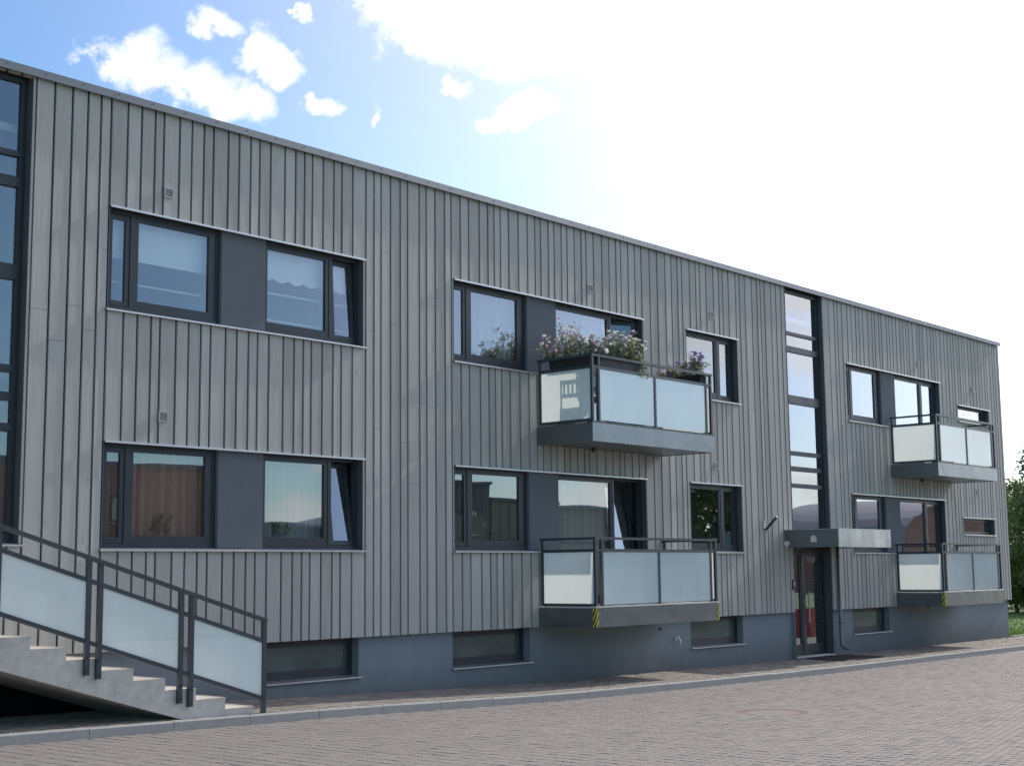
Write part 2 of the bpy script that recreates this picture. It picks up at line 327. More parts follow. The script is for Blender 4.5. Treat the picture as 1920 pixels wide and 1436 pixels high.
# ------------------------------------------------------------------ ground
GZ = [(-60, .12), (-10, .12), (-2.2, .095), (2.7, 0), (4.5, -.06), (6.8, -.125), (8.4, -.155), (11.4, -.19), (15, -.225), (19, -.235), (28.6, -.26), (60, -.32), (400, -.4)]
def gw(x):
    for (a, za), (b, zb) in zip(GZ, GZ[1:]):
        if x <= b: return za+(zb-za)*(x-a)/(b-a)
    return GZ[-1][1]
def zp(x, y): return gw(x)+.018*(y-.1)            # pavement along the wall
def zr(x, y): return gw(x)-.135 + .0*y            # yard
YK = -1.60
m = MB(); m.v = [(-1500, -1500, -.75), (1500, -1500, -.75), (1500, 1500, -.75), (-1500, 1500, -.75)]; m.f = [(0, 1, 2, 3)]
tag(m.build('ground', 'field'), kind='structure')
def sheet(name, mat, xs, ys, zf, dz):
    m = MB()
    for x in xs:
        for y in ys: m.v.append((x, y, zf(x, y)+dz))
    n = len(ys)
    for i in range(len(xs)-1):
        for j in range(n-1): m.f.append((i*n+j, (i+1)*n+j, (i+1)*n+j+1, i*n+j+1))
    return m.build(name, mat)
XS = sorted(set([-60, -30, -20, -14]+[g[0] for g in GZ if -60 <= g[0] <= 60]+[x*1.0 for x in range(-10, 31)]+[36, 45, 75]))
yard = tag(sheet('yard', 'yard', XS, [-26, -1.605], zr, -.010), kind='structure')
pave = tag(sheet('pavement', 'joint_sand', XS, [YK+.08, .12], zp, -.010), kind='structure')
def proj(p):
    d = Vector(p)-CAM; z = d.dot(fw)
    return 960+2678.8*d.dot(rr)/z, 718-2678.8*d.dot(uu)/z, z
def stones(parent, mat, name, xr, yr, sx, sy, zf, gap, offs, lim=300, inc=lambda x, y: True, umax=2050):
    L = []
    nx = int((xr[1]-xr[0])/sx); ny = int((yr[1]-yr[0])/sy)+1
    for i in range(nx):
        for j in range(ny):
            x = xr[0]+i*sx; y = yr[0]+j*sy+(offs if i % 2 else 0)
            if y+sy > yr[1]+1e-6 or not inc(x, y): continue
            u, v, z = proj((x+sx/2, y+sy/2, zf(x, y)))
            if z < 1 or u < -170 or u > umax or v > 1560: continue
            L.append((z if -5 < u < 1925 and v < 1434 else z+1000, x, y))
    L.sort()
    rnd = random.Random(3); big = MB(); made = 0; g = gap/2
    for k, (z, x, y) in enumerate(L):
        x0, x1, y0, y1 = x+g, x+sx-g, y+g, y+sy-g; zz = zf((x0+x1)/2, (y0+y1)/2)+rnd.uniform(-.0016, .0016); tn = rnd.random(); tl = rnd.uniform(-.002, .002)
        sl_ = (zf(x1, y0)-zf(x0, y0))/(x1-x0)
        if k < lim:
            mm = MB(); ch = .006
            for (a, b, c) in ((0, 0, -.012), (ch, ch, 0)):
                for (xx, yy, q) in ((x0+a, y0+b, -1), (x1-a, y0+b, 1), (x1-a, y1-b, 1), (x0+a, y1-b, -1)): mm.v.append((xx, yy, zz+c+(sl_*sx/2*q)+tl*q))
            mm.f = [(4, 5, 6, 7), (0, 1, 5, 4), (1, 2, 6, 5), (2, 3, 7, 6), (3, 0, 4, 7)]; mm.t = [tn]*5
            mm.build(name, mat, parent)
        else:
            b = len(big.v); ch = .005
            for (a, c) in ((0, -.012), (ch, 0)):
                for (xx, yy, q) in ((x0+a, y0+a, -1), (x1-a, y0+a, 1), (x1-a, y1-a, 1), (x0+a, y1-a, -1)): big.v.append((xx, yy, zz+c+(sl_*sx/2*q)+tl*q))
            F = [(4, 5, 6, 7), (0, 1, 5, 4), (1, 2, 6, 5), (2, 3, 7, 6), (3, 0, 4, 7)]
            big.f += [tuple(b+i for i in q) for q in F]; big.t += [tn]*5
    if big.v: tag(big.build(name+'s', mat, parent), kind='stuff')
MH = (7.25, -5.1)
stones(yard, 'paver', 'paving_stone', (-6, 24), (-12.0, YK-.005), .2, .1, zr, .005, .05, inc=lambda x, y: (x+.1-MH[0])**2+(y+.05-MH[1])**2 > .55**2)
stones(pave, 'pavement', 'paving_slab', (-4, 32), (YK+.085, .105), .2, .1, zp, .005, .05, inc=lambda x, y: True)
kerb = MB(); kerb = tag(sheet('kerb', 'joint_sand', XS, [YK-.002, YK+.082], lambda x, y: zr(x, y), -.02), kind='structure')
x = -1.113-1.1*8
while x < 45:
    a, b = x+.004, x+1.096; mm = MB(); za, zb = zp(a, YK), zp(b, YK); dz = random.uniform(-.004, .004)
    for xx, zt in ((a, za), (b, zb)):
        for (yy, z_) in ((YK, zr(xx, 0)-.03), (YK, zt-.012+dz), (YK+.012, zt+.004+dz), (YK+.08, zt+.004+dz), (YK+.08, zr(xx, 0)-.03)): mm.v.append((xx, yy, z_))
    mm.f = [(i, (i+1) % 5, 5+(i+1) % 5, 5+i) for i in range(5)]+[(4, 3, 2, 1, 0), (5, 6, 7, 8, 9)]
    mm.build('kerbstone', 'kerb', kerb); x += 1.1
# lawns
def lz(x, y): return gw(min(x, 60))-.02+.06*math.sin(x*.21)*math.cos(y*.17)*min(1, max(0, (y-.5)/6)) if y > 0 else gw(min(x, 60))-.09
tag(sheet('lawn', 'lawn', [28.9]+[30+i*2 for i in range(30)], [.12+i*2 for i in range(22)], lz, 0), kind='structure')
tag(sheet('verge', 'lawn', [24+i*4 for i in range(20)], [-60+i*5 for i in range(10)]+[-11.0], lz, 0), kind='structure')
tag(sheet('far_lawn', 'lawn', [-60, -20, 0, 24], [-60, -40, -26], lz, 0), kind='structure')
mm = MB(); rnd = random.Random(5)
for i in range(9000):
    x = rnd.uniform(29.0, 50); y = rnd.uniform(.2, min(12, .6+(x-29)*.62)); 
    z = lz(x, y); h = rnd.uniform(.04, .10); a = rnd.uniform(0, 6.28); w = .012; dx, dy = math.cos(a)*w, math.sin(a)*w; k = len(mm.v)
    mm.v += [(x-dx, y-dy, z-.01), (x+dx, y+dy, z-.01), (x+rnd.uniform(-.04, .04), y+rnd.uniform(-.04, .04), z+h)]; mm.f.append((k, k+1, k+2)); mm.t.append(rnd.random())
tag(mm.build('grass', 'grass_blade'), 'short green grass of the lawn beyond the end of the building', 'grass', kind='stuff')
mm = MB(); mm.box(28.9, 45, .10, .19, -.5, 0); 
for i, v in enumerate(mm.v): mm.v[i] = (v[0], v[1], (zp(v[0], .1)+.03) if v[2] > -.2 else -.5)
tag(mm.build('lawn_edging', 'kerb'), kind='structure')

# ------------------------------------------------------------------ apartment building
house = tag(empty('apartment_building', (13, 4, 0)), 'long two-storey apartment building clad in grey vertical boards with glass balconies', 'building')
house.location = (0, 0, 0)
BX = [-1.06, -.80, -.55, -.33, -.14, .01, .26, .47, .68, .82, 1.07, 1.27, 1.47, 1.63, 1.88, 2.07, 2.27, 2.43, 2.63, 2.89, 3.09, 3.26, 3.41, 3.62, 3.83, 3.99, 4.21, 4.48, 4.65, 4.80, 5.00, 5.21, 5.37, 5.63, 5.79, 5.99, 6.21, 6.36, 6.58, 6.78, 7.04, 7.25, 7.41, 7.57, 7.78, 8.03, 8.27, 8.475, 8.63, 8.84, 9.00, 9.20, 9.36, 9.57, 9.77, 9.91, 10.13, 10.38, 10.60, 10.81, 10.96, 11.19, 11.40, 11.61, 11.88, 12.13, 12.40, 12.61, 12.82, 12.97, 13.24, 13.46, 13.61, 13.83, 14.10, 14.30, 14.45, 14.67, 14.94, 15.10, 15.31, 15.58, 15.79, 15.93, 16.10, 16.36, 16.57, 16.78, 16.95]
BX2 = [18.60, 18.91, 19.17, 19.32, 19.53, 19.79, 19.99, 20.21, 20.37, 20.57, 20.82, 21.04, 21.17, 21.39, 21.53, 21.79, 21.94, 22.11, 22.31, 22.51, 22.70, 22.85, 23.00, 23.22, 23.47, 23.62, 23.82, 24.07, 24.27, 24.46, 24.61, 24.83, 25.08, 25.29, 25.49, 25.65, 25.86, 26.02, 26.19, 26.35, 26.57, 26.80, 27.01, 27.23, 27.41, 27.62, 27.75, 28.02, 28.21, 28.36, 28.56, 28.69]
ZT, ZB, PB = 7.75, .75, .10                      # top and bottom of cladding, face of the plinth
LT = {1: 3.35, 2: 6.35}; SI = {1: 2.00, 2: 5.01}; FL = {1: 1.09, 2: 4.09}
OPEN = []                                          # x0,x1,z0,z1
for k in (1, 2):
    OPEN += [(0.01, 4.43, SI[k], LT[k]), (6.40, 8.475, SI[k], LT[k]), (8.475, 11.61, FL[k], LT[k]), (13.06, 14.94, SI[k], LT[k]),
             (19.63, 21.70, SI[k], LT[k]), (21.70, 24.65, FL[k], LT[k])]
OPEN += [(25.73, 27.76, 5.44, 5.87), (25.73, 27.76, 2.48, 2.93), (16.95, 18.60, -1, ZT+.01), (-2.75, -1.10, 2.05, ZT-.03)]
GAP = .030
YL, YRT = -.005, .001        # each board stands a little proud along its left edge (lapped look)
def pieces(xa, xb):
    cuts = {xa, xb}
    for o in OPEN:
        for e in (o[0], o[1]):
            if xa+.035 < e < xb-.035: cuts.add(e)
    cuts = sorted(cuts); strips = []
    for a, b in zip(cuts, cuts[1:]):
        mid = (a+b)/2; iv = [(ZB, ZT)]
        for o in OPEN:
            if o[0] < mid < o[1]:
                n = []
                for (p, q) in iv:
                    if o[3] <= p or o[2] >= q: n.append((p, q)); continue
                    if o[2] > p: n.append((p, o[2]))
                    if o[3] < q: n.append((o[3], q))
                iv = n
        strips.append((a, b, iv))
    return strips
rb = random.Random(11); count = 0
def boards(B, parent, joined=None):
    for xa, xb in zip(B, B[1:]):
        g = GAP/2; st = pieces(xa, xb); dy = rb.uniform(-.002, .002)
        full = any(len(iv) == 1 and iv[0] == (ZB, ZT) for _, _, iv in st)
        def add(m, a, b, p, q):
            a2 = a+g if a == xa else a; b2 = b-g if b == xb else b
            yy = lambda x: YL+(YRT-YL)*(x-xa)/(xb-xa)+dy
            def slab(z0, z1, e): m.prism([(a2, yy(a2)+e), (b2, yy(b2)+e), (b2, .031), (a2, .031)], 'z', z0, z1)
            if q-p > 3.2 and len(st) == 1:
                j = rb.uniform(p+2.0, q-1.2) if q-p > 5 else p+rb.uniform(.9, q-p-.9)
                slab(p, j-.0020, 0); slab(j+.0020, q, .0010)
            else: slab(p, q, 0)
        if joined is not None:
            for a, b, iv in st:
                for p, q in iv: add(joined, a, b, p, q)
        elif full:
            m = MB()
            for a, b, iv in st:
                for p, q in iv: add(m, a, b, p, q)
            m.build('board', 'wood', parent)
        else:
            w = max(st, key=lambda q: q[1]-q[0])
            for (p, q) in w[2]:
                m = MB()
                for a, b, iv in st:
                    for (p2, q2) in iv:
                        if p2 < q and q2 > p: add(m, a, b, max(p2, p) if (a, b) != (w[0], w[1]) else p2, min(q2, q) if (a, b) != (w[0], w[1]) else q2)
                m.build('board', 'wood', parent)
boards(BX, house); boards(BX2, house)
# the narrow corner strip at the left stairwell glazing and the boards beyond it
bx('board', 'wood', house, -1.105, -1.075, -.016, .15, 2.06, ZT)
jl = MB(); boards([-2.77-.21*i for i in range(30)][::-1], house, jl); boards([-2.75, -2.5, -2.3, -2.1, -1.85, -1.65, -1.45, -1.25, -1.06], house, jl)
tag(jl.build('boards', 'wood', house), kind='stuff')
# structural wall behind the boards (dark membrane), in cells that leave the openings free
def wallcells(name, mat, xr, zr_, y0, y1, holes):
    xs = sorted({xr[0], xr[1]} | {h[i] for h in holes for i in (0, 1) if xr[0] < h[i] < xr[1]})
    zs = sorted({zr_[0], zr_[1]} | {h[i] for h in holes for i in (2, 3) if zr_[0] < h[i] < zr_[1]})
    m = MB()
    for a, b in zip(xs, xs[1:]):
        run = None
        for c, d in zip(zs, zs[1:]):
            mx_, mz = (a+b)/2, (c+d)/2
            hole = any(h[0] < mx_ < h[1] and h[2] < mz < h[3] for h in holes)
            if hole:
                if run: m.box(a, b, y0, y1, *run); run = None
            else: run = (run[0], d) if run else (c, d)
        if run: m.box(a, b, y0, y1, *run)
    return m.build(name, mat, house)
wallcells('wall', 'membrane', (-9, 28.66), (.76, 7.80), .045, .33, [(o[0]+.0, o[1], o[2], o[3]) for o in OPEN])
BW = [(2.57, 4.45), (6.45, 8.33), (13.11, 15.0), (19.66, 21.5)]
wallcells('plinth', 'stucco', (-9, 28.60), (-.8, .757), PB, .36, [(a, b, .175, .76) for a, b in BW]+[(16.95, 18.60, -.2, .8), (-7, -.45, -.4, .585), (-.45, .05, -.4, .40), (.05, .36, -.4, .28)])  # the stepped openings lead into the dark recess added below the stair
bx('shade_niche', 'membrane', house, -7.2, 1.5, 1.2, 1.3, -.6, .74); bx('shade_niche', 'membrane', house, 1.2, 1.3, .37, 1.2, -.6, .74); bx('shade_niche', 'membrane', house, -7.2, 1.2, .365, 1.2, .62, .70)  # invented recess, lined dark to put black shade under the stair
# parapet cap in lengths with drip edge and screws
x = -9.0; L = []
while x < 28.7: L.append((x, min(x+3.0, 28.73))); x += 3.0
for a, b in L:
    mm = MB(); mm.prism([(-.045, 7.735), (-.058, 7.728), (-.060, 7.735), (-.050, 7.838), (.30, 7.853), (.30, 7.840), (-.035, 7.822), (-.035, 7.74)], 'x', a+.002, b-.002); mm.build('parapet_cap', 'cap_metal', house)
mm = MB(); x = -2.0
while x < 28.6:
    mm.tube([(x, -.050, 7.80), (x, -.0575, 7.80)], .008, 6); x += .52
tag(mm.build('cap_screws', 'frame', house), kind='stuff')
bx('roof', 'membrane', house, -9, 28.6, .30, 10.0, 7.70, 7.83)
bx('back_wall', 'stucco', house, -9, 28.66, 10.0, 10.2, -.8, 7.8)
# end wall: boards too
for i in range(44):
    y = .036+i*.227; bx('end_board', 'wood', house, 28.665, 28.69, y+.012, y+.215, ZB, ZT)
bx('end_wall', 'membrane', house, 28.60, 28.664, .33, 10.0, .72, 7.8); bx('end_plinth', 'stucco', house, 28.50, 28.602, .36, 10.0, -.8, .72)
bx('end_cap', 'cap_metal', house, 28.60, 28.735, .31, 10.2, 7.74, 7.86)
# rooms
for z in (1.00, 4.00): bx('floor_slab', 'room_floor', house, -8.9, 28.5, .34, 9.9, z-.25, z)
bx('ceiling', 'room_white', house, -8.9, 28.5, .34, 9.9, 7.10, 7.20); bx('ceiling', 'room_white', house, -8.9, 28.5, .34, 9.9, 3.70, 3.742)
bx('room_wall', 'room_white', house, -8.9, 28.5, 4.6, 4.75, -.3, 7.1)
for x in (-3.0, -.9, 2.2, 5.4, 8.7, 12.2, 16.6, 18.9, 21.9, 25.2): bx('partition', 'room_white', house, x, x+.12, .34, 4.6, 1.0, 7.1)
for x in (1.8, 5.4, 9.5, 16.6, 18.9, 23): bx('partition', 'cellar', house, x, x+.12, .37, 2.2, -.5, .74)
bx('basement_floor', 'cellar', house, 1.4, 28.5, .37, 4.6, -.6, -.5); bx('basement_wall', 'cellar', house, 1.4, 28.5, 2.2, 2.3, -.5, .74)

# windows ------------------------------------------------------------
YF = .105
def frame_mesh(m, x0, x1, z0, z1, w, y0, y1, wt_=None, wb=None):
    wt_ = wt_ or w; wb = wb or w
    m.box(x0, x0+w, y0, y1, z0, z1); m.box(x1-w, x1, y0, y1, z0, z1); m.box(x0+w, x1-w, y0, y1, z1-wt_, z1); m.box(x0+w, x1-w, y0, y1, z0, z0+wb)
def sash(win, x0, x1, z0, z1, g, tilt=0.0, turn=0.0, y=YF+.012):
    """an opening casement: ring + pane; tilt leans its top into the room, turn swings it about its right side"""
    m = MB(); w = x1-x0; h = z1-z0
    frame_mesh(m, 0, w, 0, h, g, 0, .055)
    o = m.build('sash', 'frame', win)
    p = MB().box(g-.005, w-g+.005, .022, .030, g-.005, h-g+.005).build('pane', 'pane_glass', win)
    M_ = Matrix.Translation((x0, y, z0))@Matrix.Rotation(-tilt, 4, 'X')
    if turn: M_ = Matrix.Translation((x1, y, z0))@Matrix.Rotation(-turn, 4, 'Z')@Matrix.Translation((-w, 0, 0))
    for q in (o, p): q.matrix_local = M_
def window(x0, x1, z0, z1, cells, frame_w=.055):
    """cells: list of (xa, xb, kind) glass limits; kind 'fix','sash','tilt','turn'"""
    cells = [(a-.045*(a+10.1)/15.5, b-.045*(b+10.1)/15.5, k_) for a, b, k_ in cells]; cells[0] = (max(cells[0][0], x0+frame_w+.03), *cells[0][1:])
    m = MB(); frame_mesh(m, x0, x1, z0, z1, frame_w, YF, YF+.08)
    for (a, b) in zip(cells, cells[1:]):
        c = (a[1]+b[0])/2; m.box(c-.03, c+.03, YF+.001, YF+.079, z0+frame_w, z1-frame_w)
    w = m.build('window', 'frame', house)
    for i, (xa, xb, kind) in enumerate(cells):
        zt, zb = z1-.105, z0+.155
        L_ = x0+frame_w if i == 0 else (cells[i-1][1]+xa)/2+.03
        R_ = x1-frame_w if i == len(cells)-1 else (xb+cells[i+1][0])/2-.03
        if kind == 'fix':
            f = MB()
            f.box(L_, xa, YF+.010, YF+.07, z0+frame_w, z1-frame_w); f.box(xb, R_, YF+.010, YF+.07, z0+frame_w, z1-frame_w)
            f.box(xa, xb, YF+.010, YF+.07, zt, z1-frame_w); f.box(xa, xb, YF+.010, YF+.07, z0+frame_w, zb)
            f.build('glazing_bead', 'frame', w)
            MB().box(xa-.004, xb+.004, YF+.036, YF+.044, zb-.004, zt+.004).build('pane', 'pane_glass', w)
        else:
            sash(w, L_+.006, R_-.006, z0+frame_w+.006, z1-frame_w-.006, .062, tilt=R(7 if z0 < 4 else 3) if kind == 'tilt' else 0, turn=R(24) if kind == 'turn' else 0)
    return w
def lintel(x0, x1, z):
    m = MB(); m.prism([(-.034, z-.004), (-.034, z-.030), (-.028, z-.030), (-.028, z-.012), (YF+.02, z+.002), (YF+.02, z+.008), (-.028, z-.004)], 'x', x0, x1)
    return m.build('lintel_trim', 'alu', house)
def sill(x0, x1, z, yb=YF+.01, y0=-.045, h=.02):
    m = MB(); m.prism([(y0, z-.004), (y0, z-.004-h), (y0+.008, z-.004-h), (y0+.008, z-.014), (yb, z+.016), (yb, z+.024), (y0+.006, z-.002)], 'x', x0, x1)
    o = m.build('window_sill', 'sill_metal', house)
    MB().box(x0+.001, x1-.001, y0-.004, y0-.0005, z-.004-h, z-.002).build('drip_edge', 'alu', o)
    return o
def jambs(x0, x1, z0, z1):
    bx('jamb', 'jamb', house, x0, x0+.012, -.006, YF+.02, z0, z1-.005); bx('jamb', 'jamb', house, x1-.012, x1, -.006, YF+.02, z0, z1-.005)
def infill(x0, x1, z0, z1): bx('infill_panel', 'infill', house, x0, x1, .05, YF+.06, z0+.02, z1-.012)
for k in (1, 2):
    s, l, f = SI[k], LT[k], FL[k]
    # pair beside the outside stair
    jambs(.01, 4.43, s, l); lintel(.02, 4.46, l); sill(-.02, 4.46, s)
    window(.024, 1.83, s+.02, l-.012, [(.105, .37, 'sash'), (.57, 1.70, 'fix')])
    infill(1.832, 2.598, s, l)
    window(2.60, 4.416, s+.02, l-.012, [(2.67, 3.815, 'fix'), (4.01, 4.31, 'tilt')])
    # with balcony doors
    for (x0, xb, x1) in ((6.40, 8.475, 11.61), (19.63, 21.70, 24.65)):
        e = (x1-x0)/(11.61-6.40)
        X = lambda v: x0+(v-6.40)*e
        bx('jamb', 'jamb', house, x0, x0+.012, -.006, YF+.02, s, l-.005); bx('jamb', 'jamb', house, x1-.012, x1, -.006, YF+.02, f, l-.005)
        lintel(x0+.01, x1+.03, l); sill(x0-.02, xb+.01, s)
        window(x0+.014, X(8.30), s+.02, l-.012, [(X(6.49), X(6.80), 'sash'), (X(7.00), X(8.16), 'fix')])
        MB().prism([(X(8.302), s+.02), (xb+.002, s+.02), (xb+.002, f), (X(9.078), f), (X(9.078), l-.012), (X(8.302), l-.012)], 'y', .05, YF+.06).build('infill_panel', 'infill', house)
        window(X(9.08), x1-.014, f, l-.012, [(X(9.18), X(10.71), 'fix'), (X(10.86), X(11.45), {(1, 0): 'tilt', (2, 0): 'turn', (1, 1): 'sash', (2, 1): 'sash'}[(k, int(x0 > 15))])])
    # bathroom-side window
    jambs(13.06, 14.94, s, l); lintel(13.07, 14.97, l); sill(13.03, 14.98, s)
    window(13.074, 14.926, s+.02, l-.012, [(13.17, 14.335, 'fix'), (14.50, 14.86, 'sash' if k == 1 else 'sash')])
for z0, z1 in ((5.44, 5.87), (2.48, 2.93)):
    jambs(25.73, 27.76, z0, z1); lintel(25.72, 27.80, z1); sill(25.71, 27.80, z0)
    m = MB(); frame_mesh(m, 25.744, 27.746, z0+.02, z1-.012, .07, YF, YF+.08); w = m.build('window', 'frame', house)
    MB().box(25.81, 27.68, YF+.036, YF+.044, z0+.086, z1-.078).build('pane', 'pane_glass', w)
# stairwell glazing bands
def stairwell(x0, x1, zs, y, ztop, zbot):
    m = MB(); m.box(x0, x0+.075, y, y+.1, zbot, ztop); m.box(x1-.075, x1, y, y+.1, zbot, ztop)
    w = m.build('window', 'frame', house)
    prev = ztop
    for (zb, zt) in zs:
        MB().box(x0+.075, x1-.075, y-.006, y+.095, zt, prev).build('transom', 'frame', w)
        MB().box(x0+.068, x1-.068, y+.035, y+.045, zb-.006, zt+.006).build('pane', 'pane_glass', w); prev = zb
    MB().box(x0+.075, x1-.075, y-.006, y+.095, zbot, prev).build('transom', 'frame', w)
    return w
ZS = [(6.80, 7.66), (6.48, 6.73), (5.40, 6.35), (4.18, 5.21), (3.85, 4.09), (3.48, 3.75), (2.47, 3.39)]
stairwell(16.964, 18.586, ZS, .10, 7.755, 2.40)
bx('jamb', 'jamb', house, 18.588, 18.60, -.004, .22, 2.40, 7.74); bx('jamb', 'jamb', house, 16.95, 16.962, -.004, .22, 2.40, 7.74)
stairwell(-2.74, -1.112, ZS[:-1]+[(2.17, 3.38)], .11, 7.715, 2.06)
bx('jamb', 'jamb', house, -1.111, -1.106, -.004, .24, 2.06, 7.71)
sill(-2.78, -1.07, 2.05)
# basement windows
for a, b in BW:
    sill(a-.02, b+.05, .185, .26, PB-.04, .018)
    m = MB(); frame_mesh(m, a+.004, b-.004, .20, .752, .07, .24, .31, .10, .12); w = m.build('window', 'frame', house)
    MB().box(a+.07, b-.07, .27, .28, .315, .658).build('pane', 'basement_glass', w)

# balconies ----------------------------------------------------------
def balcony(x0, x1, dz, tape):
    b = empty('balcony', (0, 0, 0), house); Y = -1.16
    MB().box(x0+.004, x1-.004, Y+.002, .04, .768+dz, 1.062+dz).build('slab', 'sheet', b)
    f = MB(); f.prism([(Y-.032, .758+dz), (Y, .758+dz), (Y, 1.068+dz), (Y-.032, 1.068+dz)], 'x', x0-.012, x1+.012); f.build('fascia', 'sheet', b)
    for xx in (x0-.012, x1-.004): MB().box(xx, xx+.016, Y, -.004, .759+dz, 1.066+dz).build('fascia', 'sheet', b)
    MB().prism([(Y-.045, 1.070+dz), (Y-.045, 1.092+dz), (Y+.06, 1.104+dz), (Y+.06, 1.070+dz)], 'x', x0-.02, x1+.02).build('edge_trim', 'alu' if dz < 1 else 'rail', b)
    P = .046
    def post(x, y, z1=2.17): MB().box(x-P/2, x+P/2, y-P/2, y+P/2, 1.095+dz, z1+dz).build('post', 'rail', b)
    xl, xr = x0+.03, x1-.035; yw = -.06
    for x in (xl, xr): post(x, Y); post(x, yw)
    fp = [x0+.20, x0+.20+(x1-x0-.40)*.5, x1-.20]
    for i, x in enumerate(fp): post(x, Y, 2.17 if i != 1 else 1.97)
    MB().box(xl-.03, xr+.05, Y-.027, Y+.027, 2.171+dz, 2.212+dz).build('handrail', 'rail', b)
    for x in (xl, xr): MB().box(x-.024, x+.024, Y+.028, -.005, 2.171+dz, 2.211+dz).build('handrail', 'rail', b)
    MB().box(xl+P/2, xr-P/2, Y-.020, Y+.020, 1.972+dz, 2.018+dz).build('rail', 'rail', b)
    for x in (xl, xr):
        MB().box(x-.020, x+.020, Y+P/2, yw-P/2, 1.972+dz, 2.018+dz).build('rail', 'rail', b)
        MB().box(x-.022, x+.022, Y+P/2, yw-P/2, 1.090+dz, 1.135+dz).build('rail', 'rail', b)
        frosted(MB().box(x-.006, x+.006, Y+P/2+.002, yw-P/2-.002, 1.136+dz, 1.970+dz), b, (-1, 0, 0) if x == xl else (1, 0, 0))
    for a, c in zip(fp, fp[1:]): frosted(MB().box(a+P/2+.002, c-P/2-.002, Y-.006, Y+.006, 1.118+dz, 1.970+dz), b, (0, -1, 0))
    if tape:
        for xx in (x0-.012, x1+.012-.10):
            MB().box(xx+(.035 if xx > x0+1 else 0), xx+(.10 if xx > x0+1 else .065), Y-.0345, Y-.0325, .760+dz, 1.066+dz).build('hazard_tape', 'tape', b)
        MB().box(x0-.0145, x0-.0125, Y-.030, Y+.035, .761+dz, 1.066+dz).build('hazard_tape', 'tape', b)
    m = MB()
    for i in range(6):
        x = x0+.25+i*(x1-x0-.5)/5
        for z in (.80, 1.03): m.tube([(x, Y-.030, z+dz), (x, Y-.038, z+dz)], .009, 6)
    tag(m.build('fascia_screws', 'alu', b), kind='stuff')
    # drain spout under the slab
    m = MB(); m.tube([((x0+x1)/2-.6, -.25, .775+dz), ((x0+x1)/2-.6, -.25, .70+dz)], .035, 10); m.build('drain_spout', 'black_plastic', b)
    return b
balcony(8.475, 12.11, 0, True); balcony(8.475, 12.11, 3.02, False)
balcony(21.72, 25.17, 0, True); balcony(21.72, 25.17, 3.02, False)

# entrance -----------------------------------------------------------
ent = empty('entrance_canopy', (0, 0, 0), house)
MB().box(16.60, 18.92, -1.24, .02, 2.11, 2.44).build('canopy_core', 'sheet', ent)
MB().box(16.588, 18.932, -1.268, -1.242, 2.09, 2.46).build('fascia', 'canopy', ent)
for a in (16.588, 18.922): MB().box(a, a+.010, -1.240, -.004, 2.095, 2.455).build('fascia', 'sheet', ent)
MB().box(16.58, 18.94, -1.275, .0, 2.461, 2.472).build('top_flashing', 'alu', ent)
# camera dome and lamp on the canopy's side
m = MB(); m.prism([(-.70+.06*math.cos(a), 2.27+.07*math.sin(a)) for a in [math.pi*i/8 for i in range(9)]]+[(-.76, 2.20), (-.64, 2.20)], 'x', 16.54, 16.588); m.build('lamp', 'white_paint', ent)
m = MB(); m.tube([(16.53, -.07, 2.18), (16.585, -.07, 2.18)], .055, 12); m.tube([(16.55, -.07, 2.12), (16.55, -.07, 2.09)], .02, 8); m.build('motion_sensor', 'white_paint', ent)
door = empty('entrance_door', (0, 0, 0), house)
m = MB(); frame_mesh(m, 16.962, 18.588, -.19, 2.115, .06, .20, .28, .07, .03); m.box(17.60, 17.665, .20, .28, -.16, 2.045); m.build('door_frame', 'frame', door)
m = MB(); frame_mesh(m, 17.022, 17.60, -.158, 2.043, .055, .212, .27, .10, .20); m.build('side_light', 'frame', door)
MB().box(17.07, 17.55, .235, .243, .03, 1.95).build('pane', 'door_glass', door)
m = MB(); frame_mesh(m, 17.667, 18.526, -.15, 2.043, .085, .205, .265, .11, .20); dl = m.build('door_leaf', 'frame', door)
MB().box(17.745, 18.445, .235, .243, .04, 1.94).build('pane', 'door_glass', dl)
for z in (.43, .79, 1.40): MB().box(17.753, 18.44, .226, .234, z, z+.018).build('glazing_bar', 'frame', dl)
m = MB(); m.tube([(17.80, .15, .50), (17.80, .15, 1.16)], .016, 10); m.tube([(17.80, .15, .55), (17.80, .21, .55)], .012, 8); m.tube([(17.80, .15, 1.11), (17.80, .21, 1.11)], .012, 8); m.build('handle', 'chrome', dl)
MB().box(17.69, 17.72, .196, .204, .90, 1.02).build('lock', 'chrome', dl)
MB().box(16.962, 18.588, -.02, .199, -.215, -.192).build('threshold', 'concrete', door)
fc = bpy.data.curves.new('number', 'FONT'); fc.body = '11-28'; fc.size = .15; fc.extrude = .001; fc.align_x = 'CENTER'
fo = bpy.data.objects.new('tmp', fc); col.objects.link(fo)
dg = bpy.context.evaluated_depsgraph_get(); nm = bpy.data.meshes.new_from_object(fo.evaluated_get(dg)); bpy.data.objects.remove(fo)
nm.materials.clear(); nm.materials.append(MAT['white_paint']); no = bpy.data.objects.new('house_number', nm); col.objects.link(no); no.parent = dl
no.location = (18.10, .2335, 1.80); no.rotation_euler = (R(90), 0, 0)
bx('jamb', 'jamb', house, 18.589, 18.60, .02, .30, -.2, 2.09); bx('jamb', 'stucco', house, 16.951, 16.961, .02, .30, -.2, 2.09)
m = MB(); m.tube([(18.80, -.05, 2.12), (18.80, -.05, .02), (18.81, -.07, -.04), (18.84, -.13, -.085), (18.87, -.20, -.10)], .036, 14); dp = m.build('downpipe', 'pipe', house, True)
for z in (.45, 1.9): MB().tube([(18.80, -.05, z), (18.80, -.05, z+.03)], .043, 14).build('pipe_bracket', 'jamb', dp)
